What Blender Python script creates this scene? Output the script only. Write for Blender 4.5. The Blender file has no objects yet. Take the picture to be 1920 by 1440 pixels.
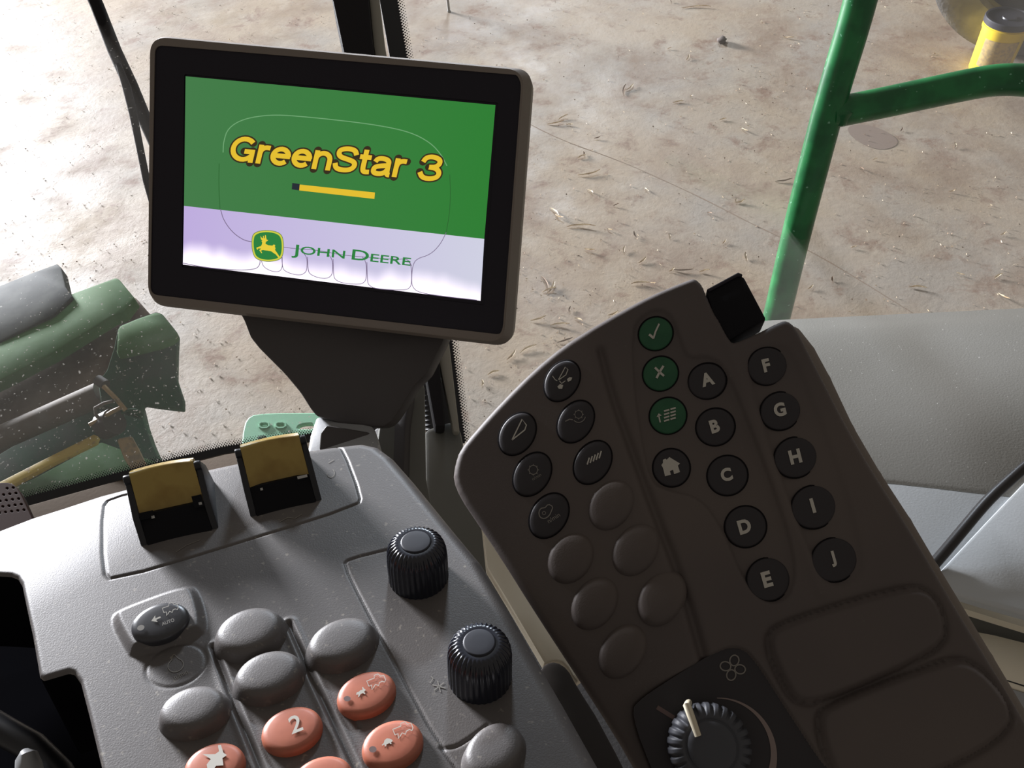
import bpy, bmesh, math, random
import numpy as np
from mathutils import Matrix, Vector
random.seed(7); rng = np.random.default_rng(7)
SC = bpy.context.scene; COL = SC.collection
R = math.radians
# ------------------------------------------------------------------ camera
F = 1500.0
cam_d = bpy.data.cameras.new('camera'); cam_d.sensor_width = 36; cam_d.lens = 36*F/1920
cam_d.clip_start = .02; cam_d.clip_end = 200
cam = bpy.data.objects.new('camera', cam_d); COL.objects.link(cam); SC.camera = cam
CM = Matrix.Translation((0, 0, 3.0)) @ Matrix.Rotation(R(41), 4, 'X') @ Matrix.Rotation(R(-4.84), 4, 'Z')
cam.matrix_world = CM
CR = np.array(CM.to_3x3()); CO = np.array([0, 0, 3.0])
# ------------------------------------------------------------------ world, daylight from the shed door
W = bpy.data.worlds.new('world'); SC.world = W; W.use_nodes = True
W.node_tree.nodes['Background'].inputs[0].default_value = (1.0, .90, .80, 1)
W.node_tree.nodes['Background'].inputs[1].default_value = .20
def area(name, loc, target, sx, sy, power, color):
    d = bpy.data.lights.new(name, 'AREA'); d.shape = 'RECTANGLE'; d.size = sx; d.size_y = sy
    d.energy = power; d.color = color
    o = bpy.data.objects.new(name, d); COL.objects.link(o); o.location = loc
    o.rotation_euler = (Vector(target)-Vector(loc)).to_track_quat('-Z', 'Y').to_euler()
    return o
area('door_daylight', (-20.6, 23.9, 4.8), (0, .8, 2.4), 7.0, 4.6, 42000, (.94, .95, 1.0))
area('roof_skylight', (.7, 15.0, 6.4), (.1, 5.0, 0), 1.6, 1.0, 800, (.78, .88, 1.0))
SC.view_settings.view_transform = 'Standard'; SC.view_settings.look = 'None'
SC.view_settings.exposure = 0; SC.view_settings.gamma = 1; SC.view_settings.use_curve_mapping = False

# ------------------------------------------------------------------ helpers
def nrm(v): v = np.asarray(v, float); return v/np.linalg.norm(v)
def ray(u, v): return CR @ np.array([(u-960)/F, -(v-720)/F, -1.0])
def at(u, v, d): return CO + ray(u, v)*d                       # point at camera depth d
def camdir(x, y, z): return nrm(CR @ np.array([x, y, z], float))
def hitp(u, v, P0, n):
    r = ray(u, v); return CO + r*((np.asarray(P0)-CO) @ n/(r @ n))
def ground(u, v, z=0.0): return hitp(u, v, (0, 0, z), np.array([0, 0, 1.]))
class Surf:                                                     # a tilted panel surface with relief hf(s,t)
    def __init__(s, u, v, d, n):
        s.O = at(u, v, d); s.N = camdir(*n); s.X = camdir(1, 0, 0); s.X = nrm(s.X-(s.X@s.N)*s.N); s.Y = np.cross(s.N, s.X)
        s.hf = lambda a, b: a*0
    def loc(s, P): d = np.asarray(P)-s.O; return np.array([d@s.X, d@s.Y, d@s.N])
    def wld(s, q): q = np.asarray(q, float); return s.O + np.outer(q[..., 0], s.X).reshape(q.shape) + np.outer(q[..., 1], s.Y).reshape(q.shape) + np.outer(q[..., 2], s.N).reshape(q.shape)
    def hit(s, u, v, h=0.0):
        z = h
        for _ in range(14):
            q = s.loc(hitp(u, v, s.O+s.N*z, s.N)); z = .5*z+.5*(float(s.hf(np.array([q[0]]), np.array([q[1]]))[0])+h)
        return s.O + s.X*q[0] + s.Y*q[1] + s.N*z
    def flat2(s, pts): return np.array([s.loc(hitp(u, v, s.O, s.N))[:2] for u, v in pts])
    def hit2(s, pts): return np.array([s.loc(s.hit(u, v))[:2] for u, v in pts])
WL = {}
def link(o, parent=None, loc=(0, 0, 0)):
    COL.objects.link(o); loc = np.asarray(loc, float)
    if parent is not None: o.parent = parent; o.location = loc-WL[parent.name]
    else: o.location = loc
    WL[o.name] = loc; return o
def tag(o, label=None, cat=None, group=None, kind=None):
    if label: o['label'] = label
    if cat: o['category'] = cat
    if group: o['group'] = group
    if kind: o['kind'] = kind
    return o
def thing(name, label, cat, loc, group=None, kind=None):
    o = bpy.data.objects.new(name, None); o.empty_display_size = .05
    link(o, None, loc); return tag(o, label, cat, group, kind)
def mk(name, V, Fc, mat, parent=None, smooth=True, label=None, uv=None, auto=None):
    V = np.asarray(V, float); c = (V.min(0)+V.max(0))/2
    me = bpy.data.meshes.new(name); me.from_pydata((V-c).tolist(), [], [list(map(int, f)) for f in Fc]); me.update()
    if smooth: me.polygons.foreach_set('use_smooth', [True]*len(me.polygons))
    if auto: me.set_sharp_from_angle(angle=R(auto))
    me.materials.append(mat)
    if uv is not None:
        l = me.uv_layers.new(name='UVMap')
        for lp in me.loops: l.data[lp.index].uv = uv[lp.vertex_index]
    o = bpy.data.objects.new(name, me); link(o, parent, c)
    if label: o['label'] = label
    return o
def chaikin(p, n=2, closed=True):
    p = np.asarray(p, float)
    for _ in range(n):
        if closed:
            q = np.roll(p, -1, 0); p = np.stack([.75*p+.25*q, .25*p+.75*q], 1).reshape(-1, p.shape[1])
        else:
            a, b = p[:-1], p[1:]; m = np.stack([.75*a+.25*b, .25*a+.75*b], 1).reshape(-1, p.shape[1]); p = np.vstack([p[:1], m, p[-1:]])
    return p
def dist(S, T, poly, closed=True):
    d = np.full(S.shape, 1e9); cx = np.zeros_like(S); cy = np.zeros_like(S); ins = np.zeros(S.shape, bool)
    n = len(poly)
    for i in range(n if closed else n-1):
        a = poly[i]; b = poly[(i+1) % n]; e = b-a; L = e@e+1e-18
        t = np.clip(((S-a[0])*e[0]+(T-a[1])*e[1])/L, 0, 1); px = a[0]+t*e[0]; py = a[1]+t*e[1]
        dd = np.hypot(S-px, T-py); m = dd < d; d = np.where(m, dd, d); cx = np.where(m, px, cx); cy = np.where(m, py, cy)
        if closed and abs(e[1]) > 1e-12:
            c = ((a[1] > T) != (b[1] > T)) & (S < e[0]*(T-a[1])/e[1]+a[0]); ins ^= c
    return d, cx, cy, ins
def sm(x): x = np.clip(x, 0, 1); return x*x*(3-2*x)
def hf_body(name, surf, outline, cell, skirt, mat, parent, rad, taper=.0, dark=None):
    lo = outline.min(0)-cell*2; hi = outline.max(0)+cell*2
    xs = np.arange(lo[0], hi[0], cell); ys = np.arange(lo[1], hi[1], cell); nx, ny = len(xs), len(ys)
    S, T = np.meshgrid(xs, ys); S = S.ravel(); T = T.ravel()
    d, cx, cy, ins = dist(S, T, outline)
    insg = ins.reshape(ny, nx); a = insg[:-1, :-1] | insg[1:, :-1] | insg[:-1, 1:] | insg[1:, 1:]
    S = np.where(ins, S, cx); T = np.where(ins, T, cy); d = np.where(ins, d, 0)
    Z = surf.hf(S, T); rad = rad(S, T) if callable(rad) else rad; r = np.where(d < rad, rad-np.sqrt(np.maximum(0, rad**2-(rad-d)**2)), 0); Z = Z-r
    jj, ii = np.nonzero(a); q = np.stack([jj*nx+ii, jj*nx+ii+1, (jj+1)*nx+ii+1, (jj+1)*nx+ii], 1)
    used, inv = np.unique(q, return_inverse=True); q = inv.reshape(-1, 4)
    V = np.stack([S[used], T[used], Z[used]], 1)
    ed = {}
    for f in q:
        for k in range(4):
            e = (f[k], f[(k+1) % 4])
            if (e[1], e[0]) in ed: del ed[(e[1], e[0])]
            else: ed[e] = 1
    cen = V[:, :2].mean(0); bv = sorted({i for e in ed for i in e}); mp = {}; ex = []
    for i in bv:
        p = V[i].copy(); p[:2] = cen+(p[:2]-cen)*(1-taper); p[2] -= skirt; mp[i] = len(V)+len(ex); ex.append(p)
    faces = q.tolist()+[(e[1], e[0], mp[e[0]], mp[e[1]]) for e in ed]
    V = np.vstack([V, ex])
    o = mk(name, surf.wld(V), faces, mat, parent)
    if dark is not None:
        o.data.materials.append(dark[1]); k0 = len(q)
        for k in range(k0, len(faces)):
            p = V[list(faces[k])].mean(0)
            if dark[0](p[:1], p[1:2])[0]: o.data.polygons[k].material_index = 1
    return o
def prism(name, pts, n, th, mat, parent=None, bev=0.0, smooth=False, label=None, seg=2):
    """polygon pts (world), extruded by th along -n, edges bevelled"""
    P = np.array(pts); n = np.asarray(n); c = (P.min(0)+P.max(0))/2
    bm = bmesh.new(); vs = [bm.verts.new(p-c) for p in P]; f = bm.faces.new(vs); bm.normal_update()
    if f.normal.dot(Vector(n)) < 0: f.normal_flip()
    r = bmesh.ops.extrude_face_region(bm, geom=[f]); nv = [x for x in r['geom'] if isinstance(x, bmesh.types.BMVert)]
    bmesh.ops.translate(bm, verts=nv, vec=Vector(-n*th))
    bmesh.ops.recalc_face_normals(bm, faces=bm.faces)
    if bev > 0:
        try: bmesh.ops.bevel(bm, geom=list(bm.edges), offset=bev, segments=seg, affect='EDGES', clamp_overlap=True, profile=.5)
        except Exception: pass
    bmesh.ops.triangulate(bm, faces=[x for x in bm.faces if len(x.verts) > 4])
    V = np.array([list(v.co) for v in bm.verts])+c; Fc = [[v.index for v in x.verts] for x in bm.faces]
    bm.verts.index_update(); Fc = [[v.index for v in x.verts] for x in bm.faces]; bm.free()
    return mk(name, V, Fc, mat, parent, smooth=True, label=label, auto=32)
def pp(px, P0, n): return [hitp(u, v, P0, n) for u, v in px]
def pprism(name, px, d, n, th, mat, parent=None, bev=0.0, ref=None, label=None, ch=0):
    n = camdir(*n); ref = ref or px[0]; P0 = at(ref[0], ref[1], d); px = chaikin(px, ch) if ch else px
    return prism(name, pp(px, P0, n), n, th, mat, parent, bev, label=label)
def tube(name, P, r, mat, parent=None, seg=14, label=None, cap=True):
    P = np.array(P, float); n = len(P); r = np.full(n, r) if np.isscalar(r) else np.array(r)
    T = np.gradient(P, axis=0); T /= np.linalg.norm(T, axis=1)[:, None]
    up = np.array([0, 0, 1.]) if abs(T[0, 2]) < .9 else np.array([1., 0, 0]); a = nrm(np.cross(T[0], up)); V = []
    for i in range(n):
        a = nrm(a-(a@T[i])*T[i]); b = np.cross(T[i], a)
        for k in range(seg):
            t = 2*math.pi*k/seg; V.append(P[i]+r[i]*(a*math.cos(t)+b*math.sin(t)))
    Fc = [(i*seg+k, i*seg+(k+1) % seg, (i+1)*seg+(k+1) % seg, (i+1)*seg+k) for i in range(n-1) for k in range(seg)]
    if cap: Fc += [list(range(seg))[::-1], [(n-1)*seg+k for k in range(seg)]]
    return mk(name, V, Fc, mat, parent, label=label, auto=50)
def loft(name, rows, mat, parent=None, th=0, label=None, ch=2):
    """rows of (u,v,depth); smooth surface through real points, solidified backwards"""
    G = np.array([[at(*p) for p in r] for r in rows])
    for ax in (0, 1):
        for _ in range(ch):
            g = np.moveaxis(G, ax, 0); a, b = g[:-1], g[1:]
            m = np.stack([.75*a+.25*b, .25*a+.75*b], 1).reshape((-1,)+g.shape[1:]); g = np.concatenate([g[:1], m, g[-1:]]); G = np.moveaxis(g, 0, ax)
    h, w = G.shape[:2]; V = G.reshape(-1, 3)
    Fc = [(i*w+j, (i+1)*w+j, (i+1)*w+j+1, i*w+j+1) for i in range(h-1) for j in range(w-1)]
    if th:
        nn = -nrm(np.cross(G[-1, 0]-G[0, 0], G[0, -1]-G[0, 0])); vd = ray(960, 720)
        if nn@vd > 0: nn = -nn
        m = len(V); V = np.vstack([V, V-nn*th]); Fc += [tuple(m+x for x in f[::-1]) for f in Fc]
        rim = [j for j in range(w)]+[i*w+w-1 for i in range(1, h)]+[(h-1)*w+j for j in range(w-2, -1, -1)]+[i*w for i in range(h-2, 0, -1)]
        Fc += [(rim[k], rim[(k+1) % len(rim)], rim[(k+1) % len(rim)]+m, rim[k]+m) for k in range(len(rim))]
    return mk(name, V, Fc, mat, parent, label=label, auto=40)
# flat print: geometry in picture coordinates of the print, laid on the plane (P0, n)
TXT = {}
def text2(s, bold=.0, shear=0):
    k = (s, bold, shear)
    if k not in TXT:
        c = bpy.data.curves.new('t', 'FONT'); c.body = s; c.offset = bold; c.shear = shear; c.resolution_u = 4
        o = bpy.data.objects.new('t', c); COL.objects.link(o); bpy.context.view_layer.update()
        me = o.evaluated_get(bpy.context.evaluated_depsgraph_get()).to_mesh()
        V = np.array([v.co[:2] for v in me.vertices]); Fc = [list(p.vertices) for p in me.polygons]
        o.to_mesh_clear(); bpy.data.objects.remove(o); TXT[k] = (V, Fc)
    V, Fc = TXT[k]; return V.copy(), Fc
def norm01(g, ref=None):
    V, Fc = g; r = V if ref is None else ref; lo, hi = r.min(0), r.max(0); return (V-lo)/(hi-lo), Fc
def quadmap(g, TL, TR, BR, BL):
    V, Fc = g; x = V[:, :1]; y = V[:, 1:]; TL, TR, BR, BL = map(np.array, (TL, TR, BR, BL))
    return (1-x)*(1-y)*BL+x*(1-y)*BR+x*y*TR+(1-x)*y*TL, Fc
def stroke(pts, w, closed=False):
    P = np.array(pts, float); n = len(P)
    if closed: P = np.vstack([P, P[:1]]); n += 1
    T = np.gradient(P, axis=0)
    if closed: t = P[1]-P[-2]; T[0] = t; T[-1] = t
    T /= np.linalg.norm(T, axis=1)[:, None]+1e-9; N = np.stack([-T[:, 1], T[:, 0]], 1)*w/2
    return np.vstack([P+N, P-N]), [(i, i+1, n+i+1, n+i) for i in range(n-1)]
def fill(pts): return np.array(pts, float), [list(range(len(pts)))]
def join2(*gs):
    V = []; Fc = []; k = 0
    for v, f in gs: V.append(v); Fc += [[i+k for i in x] for x in f]; k += len(v)
    return np.vstack(V), Fc
def arc(cx, cy, rx, ry, a0=0, a1=360, n=28, rot=0):
    t = np.radians(np.linspace(a0, a1, n)); x = rx*np.cos(t); y = -ry*np.sin(t); c, s = math.cos(R(rot)), math.sin(R(rot))
    return np.stack([cx+x*c+y*s, cy-x*s+y*c], 1)
def place2(V, cx, cy, ang, sx=1, sy=1, shx=0):
    """unit drawing (x right, y up) to picture coordinates"""
    V = np.asarray(V, float); x = (V[:, 0]+shx*V[:, 1])*sx; y = V[:, 1]*sy; c, s = math.cos(R(ang)), math.sin(R(ang))
    return np.stack([cx+x*c-y*s, cy-(x*s+y*c)], 1)
def decal(name, g, P0, n, mat, parent, label=None):
    V, Fc = g; W_ = [hitp(u, v, P0, n) for u, v in V]
    bm = bmesh.new(); vs = [bm.verts.new(p) for p in W_]
    for f in Fc:
        try: bm.faces.new([vs[i] for i in f])
        except ValueError: pass
    bm.normal_update()
    for f in bm.faces:
        if f.normal.dot(Vector(n)) < 0: f.normal_flip()
    bmesh.ops.triangulate(bm, faces=[x for x in bm.faces if len(x.verts) > 4]); bm.verts.index_update()
    Fc = [[v.index for v in x.verts] for x in bm.faces]; bm.free()
    return mk(name, W_, Fc, mat, parent, smooth=False, label=label)
def plate(name, outlines, P0, n, th, mat, parent, bev=0, label=None):
    """flat plate with holes: outlines in picture coordinates, filled as a 2-D curve and extruded"""
    X = nrm(np.cross(n, [0, 0, 1.])) if abs(n[2]) < .95 else np.array([1., 0, 0]); Y = np.cross(n, X)
    c = bpy.data.curves.new('p', 'CURVE'); c.dimensions = '2D'; c.fill_mode = 'BOTH'; c.extrude = th/2; c.bevel_depth = bev; c.bevel_resolution = 2
    for ol in outlines:
        q = [np.array(hitp(u, v, P0, n))-P0 for u, v in ol]; s = c.splines.new('POLY'); s.points.add(len(q)-1); s.use_cyclic_u = True
        for k, p in enumerate(q): s.points[k].co = (p@X, p@Y, 0, 1)
    o = bpy.data.objects.new('p', c); COL.objects.link(o); bpy.context.view_layer.update()
    me = o.evaluated_get(bpy.context.evaluated_depsgraph_get()).to_mesh()
    V = np.array([v.co[:] for v in me.vertices]); Fc = [list(p.vertices) for p in me.polygons]; o.to_mesh_clear(); bpy.data.objects.remove(o)
    Wv = P0+np.outer(V[:, 0], X)+np.outer(V[:, 1], Y)+np.outer(V[:, 2]-th/2, n)
    return mk(name, Wv, Fc, mat, parent, label=label, auto=35)
# ------------------------------------------------------------------ materials
def srgb(r, g, b): return tuple(((x/255+.055)/1.055)**2.4 if x > 10 else x/255/12.92 for x in (r, g, b))+(1,)
def mat(name, col, rough=.5, metal=0, bump=None, var=None, spec=.5, spots=None, coat=0):
    m = bpy.data.materials.new(name); m.use_nodes = True; t = m.node_tree; N = t.nodes; L = t.links; b = N['Principled BSDF']
    b.inputs['Roughness'].default_value = rough; b.inputs['Metallic'].default_value = metal; b.inputs['Specular IOR Level'].default_value = spec
    b.inputs['Coat Weight'].default_value = coat; b.inputs['Base Color'].default_value = col
    tc = N.new('ShaderNodeTexCoord'); src = None
    def noise(sc, det=3):
        n = N.new('ShaderNodeTexNoise'); n.inputs['Scale'].default_value = sc; n.inputs['Detail'].default_value = det; L.new(tc.outputs['Object'], n.inputs['Vector']); return n
    def layer(c2, sc, lo, hi, det=3):
        nonlocal src
        n = noise(sc, det); mr = N.new('ShaderNodeMapRange'); mr.inputs[1].default_value = lo; mr.inputs[2].default_value = hi; L.new(n.outputs['Fac'], mr.inputs[0])
        mx = N.new('ShaderNodeMix'); mx.data_type = 'RGBA'; L.new(mr.outputs[0], mx.inputs[0])
        if src is None: mx.inputs[6].default_value = col
        else: L.new(src, mx.inputs[6])
        mx.inputs[7].default_value = c2; src = mx.outputs[2]
    for v in (var or []): layer(*v)
    for v in (spots or []): layer(*v)
    if src is not None: L.new(src, b.inputs['Base Color'])
    if bump:
        n = noise(bump[0], 2); bp = N.new('ShaderNodeBump'); bp.inputs['Strength'].default_value = bump[1]; bp.inputs['Distance'].default_value = bump[2]
        L.new(n.outputs['Fac'], bp.inputs['Height']); L.new(bp.outputs[0], b.inputs['Normal'])
    return m
M = {}
dust = (.22, .2, .175, 1)
M['console'] = mat('console_plastic', (.094, .086, .084, 1), .45, bump=(1500, .30, .00022), var=[((.115, .105, .1, 1), 18, .45, .7), (dust, 420, .68, .8, 1), (dust, 300, .64, .9, 4)])
M['keypad'] = mat('keypad_plastic', (.102, .083, .074, 1), .6, bump=(1500, .25, .0002), var=[((.084, .069, .065, 1), 9, .4, .65), ((.10, .09, .08, 1), 500, .72, .84, 1)], spec=.35)
M['keycap'] = mat('black_keycap_rubber', (.030, .027, .030, 1), .5, spec=.3)
M['keycap_gloss'] = mat('black_gloss_keycap', (.035, .036, .042, 1), .3, spec=.6)
M['greencap'] = mat('green_keycap', (.022, .098, .045, 1), .5, var=[((.018, .085, .04, 1), 90, .4, .6)], spec=.3)
M['orange'] = mat('orange_keycap', (.42, .135, .08, 1), .42, var=[((.37, .115, .07, 1), 160, .4, .7)], spec=.4)
M['print'] = mat('pale_print', (.46, .44, .39, 1), .6)
M['dimprint'] = mat('faint_print', (.20, .185, .165, 1), .6)
M['dotgrey'] = mat('grey_indicator', (.12, .075, .07, 1), .5)
M['black'] = mat('black_plastic', (.010, .0105, .014, 1), .38, spec=.45)
M['void'] = mat('opening_shade_black', (.004, .004, .005, 1), .95, spec=.0)  # near-black that paints the shade inside the console opening
M['void2'] = mat('deep_black_plastic', (.006, .006, .008, 1), .7, spec=.15)
M['chip'] = mat('pale_chip', (.45, .45, .43, 1), .5)
M['knobcap'] = mat('knob_cap', (.014, .015, .022, 1), .5, spec=.35)
M['knob'] = mat('black_gloss_knob', (.010, .012, .020, 1), .24, spec=.6)
M['dial'] = mat('dial_rubber', (.055, .058, .068, 1), .55, spec=.4)
M['blackmat'] = mat('matt_black_plastic', (.012, .011, .013, 1), .7, bump=(900, .3, .0003), spec=.2)
M['yellow'] = mat('yellow_paddle', (.37, .26, .06, 1), .33, spec=.5, var=[((.27, .17, .03, 1), 60, .45, .65), ((.03, .025, .02, 1), 130, .70, .74, 3)])
M['housing'] = mat('display_housing', (.19, .16, .135, 1), .55, bump=(1200, .2, .0003))
M['neck'] = mat('bracket_plastic', (.050, .044, .043, 1), .6, bump=(1200, .2, .0003))
M['bezel'] = mat('display_bezel', (.011, .009, .016, 1), .5, spec=.3)
M['greyplastic'] = mat('light_grey_plastic', (.30, .31, .32, 1), .5, bump=(300, .12, .0006), spots=[((.62, .62, .6, 1), 420, .75, .78, 1)])
M['sidegrey'] = mat('side_console_grey', (.235, .23, .21, 1), .45, bump=(500, .25, .0006), spots=[((.6, .6, .57, 1), 420, .765, .79, 1)], var=[((.21, .205, .185, 1), 5, .4, .6)])
M['sidegrey_lit'] = mat('side_console_grey_lit', (.50, .53, .55, 1), .45, bump=(500, .2, .0005))  # side console grey lightened to paint in the light it catches
M['postgrey'] = mat('post_grey', (.12, .12, .105, 1), .6, bump=(400, .1, .0006))
M['cream'] = mat('beige_trim_lit', (.80, .74, .60, 1), .6)  # beige trim lightened to paint in light that misses the wedge and strips
M['darkbase'] = mat('dark_base', (.03, .024, .02, 1), .7, spec=.2)
M['striplight'] = mat('pillar_strip_grey', (.26, .25, .21, 1), .6)
M['beige'] = mat('beige_trim', (.46, .42, .33, 1), .6, var=[((.42, .38, .30, 1), 30, .4, .6)], bump=(700, .15, .0004))
M['taupe'] = mat('taupe_sill', (.085, .062, .042, 1), .85, bump=(200, .2, .001), spec=.1)
M['rail'] = mat('green_enamel', (.018, .20, .058, 1), .30, spec=.5, var=[((.011, .125, .04, 1), 25, .4, .6)], spots=[((.2, .45, .3, 1), 160, .74, .77, 1)])
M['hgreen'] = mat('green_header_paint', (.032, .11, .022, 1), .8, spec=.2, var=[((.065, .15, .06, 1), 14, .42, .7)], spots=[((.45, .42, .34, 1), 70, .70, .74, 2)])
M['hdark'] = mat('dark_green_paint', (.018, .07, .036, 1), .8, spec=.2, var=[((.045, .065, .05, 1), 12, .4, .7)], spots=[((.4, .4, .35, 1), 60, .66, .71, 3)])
M['hblack'] = mat('dark_rubber_flap', (.022, .03, .03, 1), .8, spec=.2, var=[((.07, .08, .075, 1), 10, .4, .65)], spots=[((.35, .35, .32, 1), 60, .69, .73, 3)])
M['rust'] = mat('rusty_brown_steel', (.11, .075, .055, 1), .8, spec=.2, var=[((.2, .15, .115, 1), 9, .4, .65)], spots=[((.5, .46, .4, 1), 45, .70, .74, 2)])
M['steel'] = mat('worn_steel', (.12, .108, .095, 1), .75, spec=.2, var=[((.10, .08, .06, 1), 15, .4, .65)])
M['hyellow'] = mat('faded_yellow_bar', (.50, .36, .06, 1), .5, var=[((.28, .19, .06, 1), 40, .55, .7)])
M['tan'] = mat('tan_tube', (.32, .22, .10, 1), .5, var=[((.2, .15, .08, 1), 30, .45, .6)])
M['mint'] = mat('mint_step', (.25, .55, .36, 1), .4, spec=.5)
M['bucket'] = mat('yellow_bucket', (.82, .60, .035, 1), .4)
M['bucketlid'] = mat('dark_bucket_lid', (.035, .035, .045, 1), .4)
M['bucketlabel'] = mat('tan_label', (.55, .40, .16, 1), .6, var=[((.4, .3, .15, 1), 40, .45, .6)])
M['tyre'] = mat('grey_dusty_rubber', (.15, .145, .14, 1), .75, bump=(40, .3, .01), var=[((.25, .24, .22, 1), 6, .4, .65)])
M['rim'] = mat('dark_rim', (.05, .045, .04, 1), .6)
M['husk'] = mat('dry_husk', (.78, .66, .46, 1), .45, var=[((.5, .36, .2, 1), 25, .4, .65)])
M['huskdark'] = mat('brown_husk', (.24, .15, .085, 1), .7)
M['clod'] = mat('dark_clod', (.08, .06, .05, 1), .8)
M['dirtbits'] = mat('soil_crumbs', (.27, .195, .13, 1), .9)
M['cable'] = mat('black_cable', (.018, .016, .016, 1), .4)
M['cabfloor'] = mat('cab_floor_mat', (.014, .012, .011, 1), .8, bump=(200, .3, .001))
M['sheet'] = mat('grey_sheet', (.3, .3, .29, 1), .5)
def screen_mat(name, kind):
    m = bpy.data.materials.new(name); m.use_nodes = True; t = m.node_tree; N = t.nodes; L = t.links; b = N['Principled BSDF']
    b.inputs['Base Color'].default_value = (.01, .01, .01, 1); b.inputs['Roughness'].default_value = .25; b.inputs['Specular IOR Level'].default_value = .25
    b.inputs['Emission Strength'].default_value = 1
    uv = N.new('ShaderNodeTexCoord'); sp = N.new('ShaderNodeSeparateXYZ'); L.new(uv.outputs['UV'], sp.inputs[0])
    mx = N.new('ShaderNodeMix'); mx.data_type = 'RGBA'
    if kind == 'green':
        L.new(sp.outputs[0], mx.inputs[0]); mx.inputs[6].default_value = srgb(66, 122, 72); mx.inputs[7].default_value = srgb(44, 125, 50)
        out = mx.outputs[2]
    else:   # backlight of the panel leaks brightest along its lower edge
        mx.inputs[6].default_value = srgb(190, 172, 222); mx.inputs[7].default_value = srgb(207, 208, 226); L.new(sp.outputs[0], mx.inputs[0])
        mr = N.new('ShaderNodeMapRange'); mr.interpolation_type = 'SMOOTHSTEP'; mr.inputs[1].default_value = .40; mr.inputs[2].default_value = .02
        wv = N.new('ShaderNodeTexNoise'); wv.inputs['Scale'].default_value = 5.5; wv.noise_dimensions = '1D'; L.new(sp.outputs[0], wv.inputs['W'])
        ad = N.new('ShaderNodeMath'); ad.operation = 'MULTIPLY_ADD'; ad.inputs[1].default_value = -.55; L.new(wv.outputs['Fac'], ad.inputs[0])
        a2 = N.new('ShaderNodeMath'); a2.operation = 'ADD'; a2.inputs[1].default_value = .27; L.new(sp.outputs[1], ad.inputs[2]); L.new(ad.outputs[0], a2.inputs[0]); L.new(a2.outputs[0], mr.inputs[0])
        m2 = N.new('ShaderNodeMix'); m2.data_type = 'RGBA'; L.new(mr.outputs[0], m2.inputs[0]); L.new(mx.outputs[2], m2.inputs[6]); m2.inputs[7].default_value = (1.25, 1.15, 1.3, 1)
        out = m2.outputs[2]
    L.new(out, b.inputs['Emission Color']); return m
def emit(name, c):
    m = mat(name, (.01, .01, .01, 1), .25, spec=.25); b = m.node_tree.nodes['Principled BSDF']
    b.inputs['Emission Color'].default_value = c; b.inputs['Emission Strength'].default_value = 1; return m
def glass_mat(name, haze, speck):
    m = bpy.data.materials.new(name); m.use_nodes = True; t = m.node_tree; N = t.nodes; L = t.links; N.clear()
    o = N.new('ShaderNodeOutputMaterial'); tr = N.new('ShaderNodeBsdfTransparent'); gl = N.new('ShaderNodeBsdfGlossy'); gl.inputs['Roughness'].default_value = .02
    lw = N.new('ShaderNodeLayerWeight'); pw = N.new('ShaderNodeMath'); pw.operation = 'POWER'; pw.inputs[1].default_value = 5; L.new(lw.outputs['Facing'], pw.inputs[0]); fr = N.new('ShaderNodeMath'); fr.operation = 'MULTIPLY_ADD'; fr.inputs[1].default_value = .5; fr.inputs[2].default_value = .015; L.new(pw.outputs[0], fr.inputs[0]); m1 = N.new('ShaderNodeMixShader'); L.new(fr.outputs[0], m1.inputs[0]); L.new(tr.outputs[0], m1.inputs[1]); L.new(gl.outputs[0], m1.inputs[2])
    df = N.new('ShaderNodeBsdfDiffuse'); df.inputs[0].default_value = (.62, .6, .56, 1); tl = N.new('ShaderNodeBsdfTranslucent'); tl.inputs[0].default_value = (.62, .6, .56, 1)
    ds = N.new('ShaderNodeMixShader'); L.new(df.outputs[0], ds.inputs[1]); L.new(tl.outputs[0], ds.inputs[2])
    tc = N.new('ShaderNodeTexCoord'); a = N.new('ShaderNodeTexNoise'); a.inputs['Scale'].default_value = 190; a.inputs['Detail'].default_value = 2; L.new(tc.outputs['Object'], a.inputs[0])
    mr = N.new('ShaderNodeMapRange'); mr.inputs[1].default_value = .69; mr.inputs[2].default_value = .74; mr.inputs[4].default_value = speck; L.new(a.outputs[0], mr.inputs[0])
    b = N.new('ShaderNodeTexNoise'); b.inputs['Scale'].default_value = 5; L.new(tc.outputs['Object'], b.inputs[0])
    m3 = N.new('ShaderNodeMapRange'); m3.inputs[1].default_value = .3; m3.inputs[2].default_value = .8; m3.inputs[3].default_value = haze*.5; m3.inputs[4].default_value = haze*1.6; L.new(b.outputs[0], m3.inputs[0])
    ad = N.new('ShaderNodeMath'); ad.operation = 'ADD'; ad.use_clamp = True; L.new(mr.outputs[0], ad.inputs[0]); L.new(m3.outputs[0], ad.inputs[1])
    m2 = N.new('ShaderNodeMixShader'); L.new(ad.outputs[0], m2.inputs[0]); L.new(m1.outputs[0], m2.inputs[1]); L.new(ds.outputs[0], m2.inputs[2]); L.new(m2.outputs[0], o.inputs[0]); return m
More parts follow.
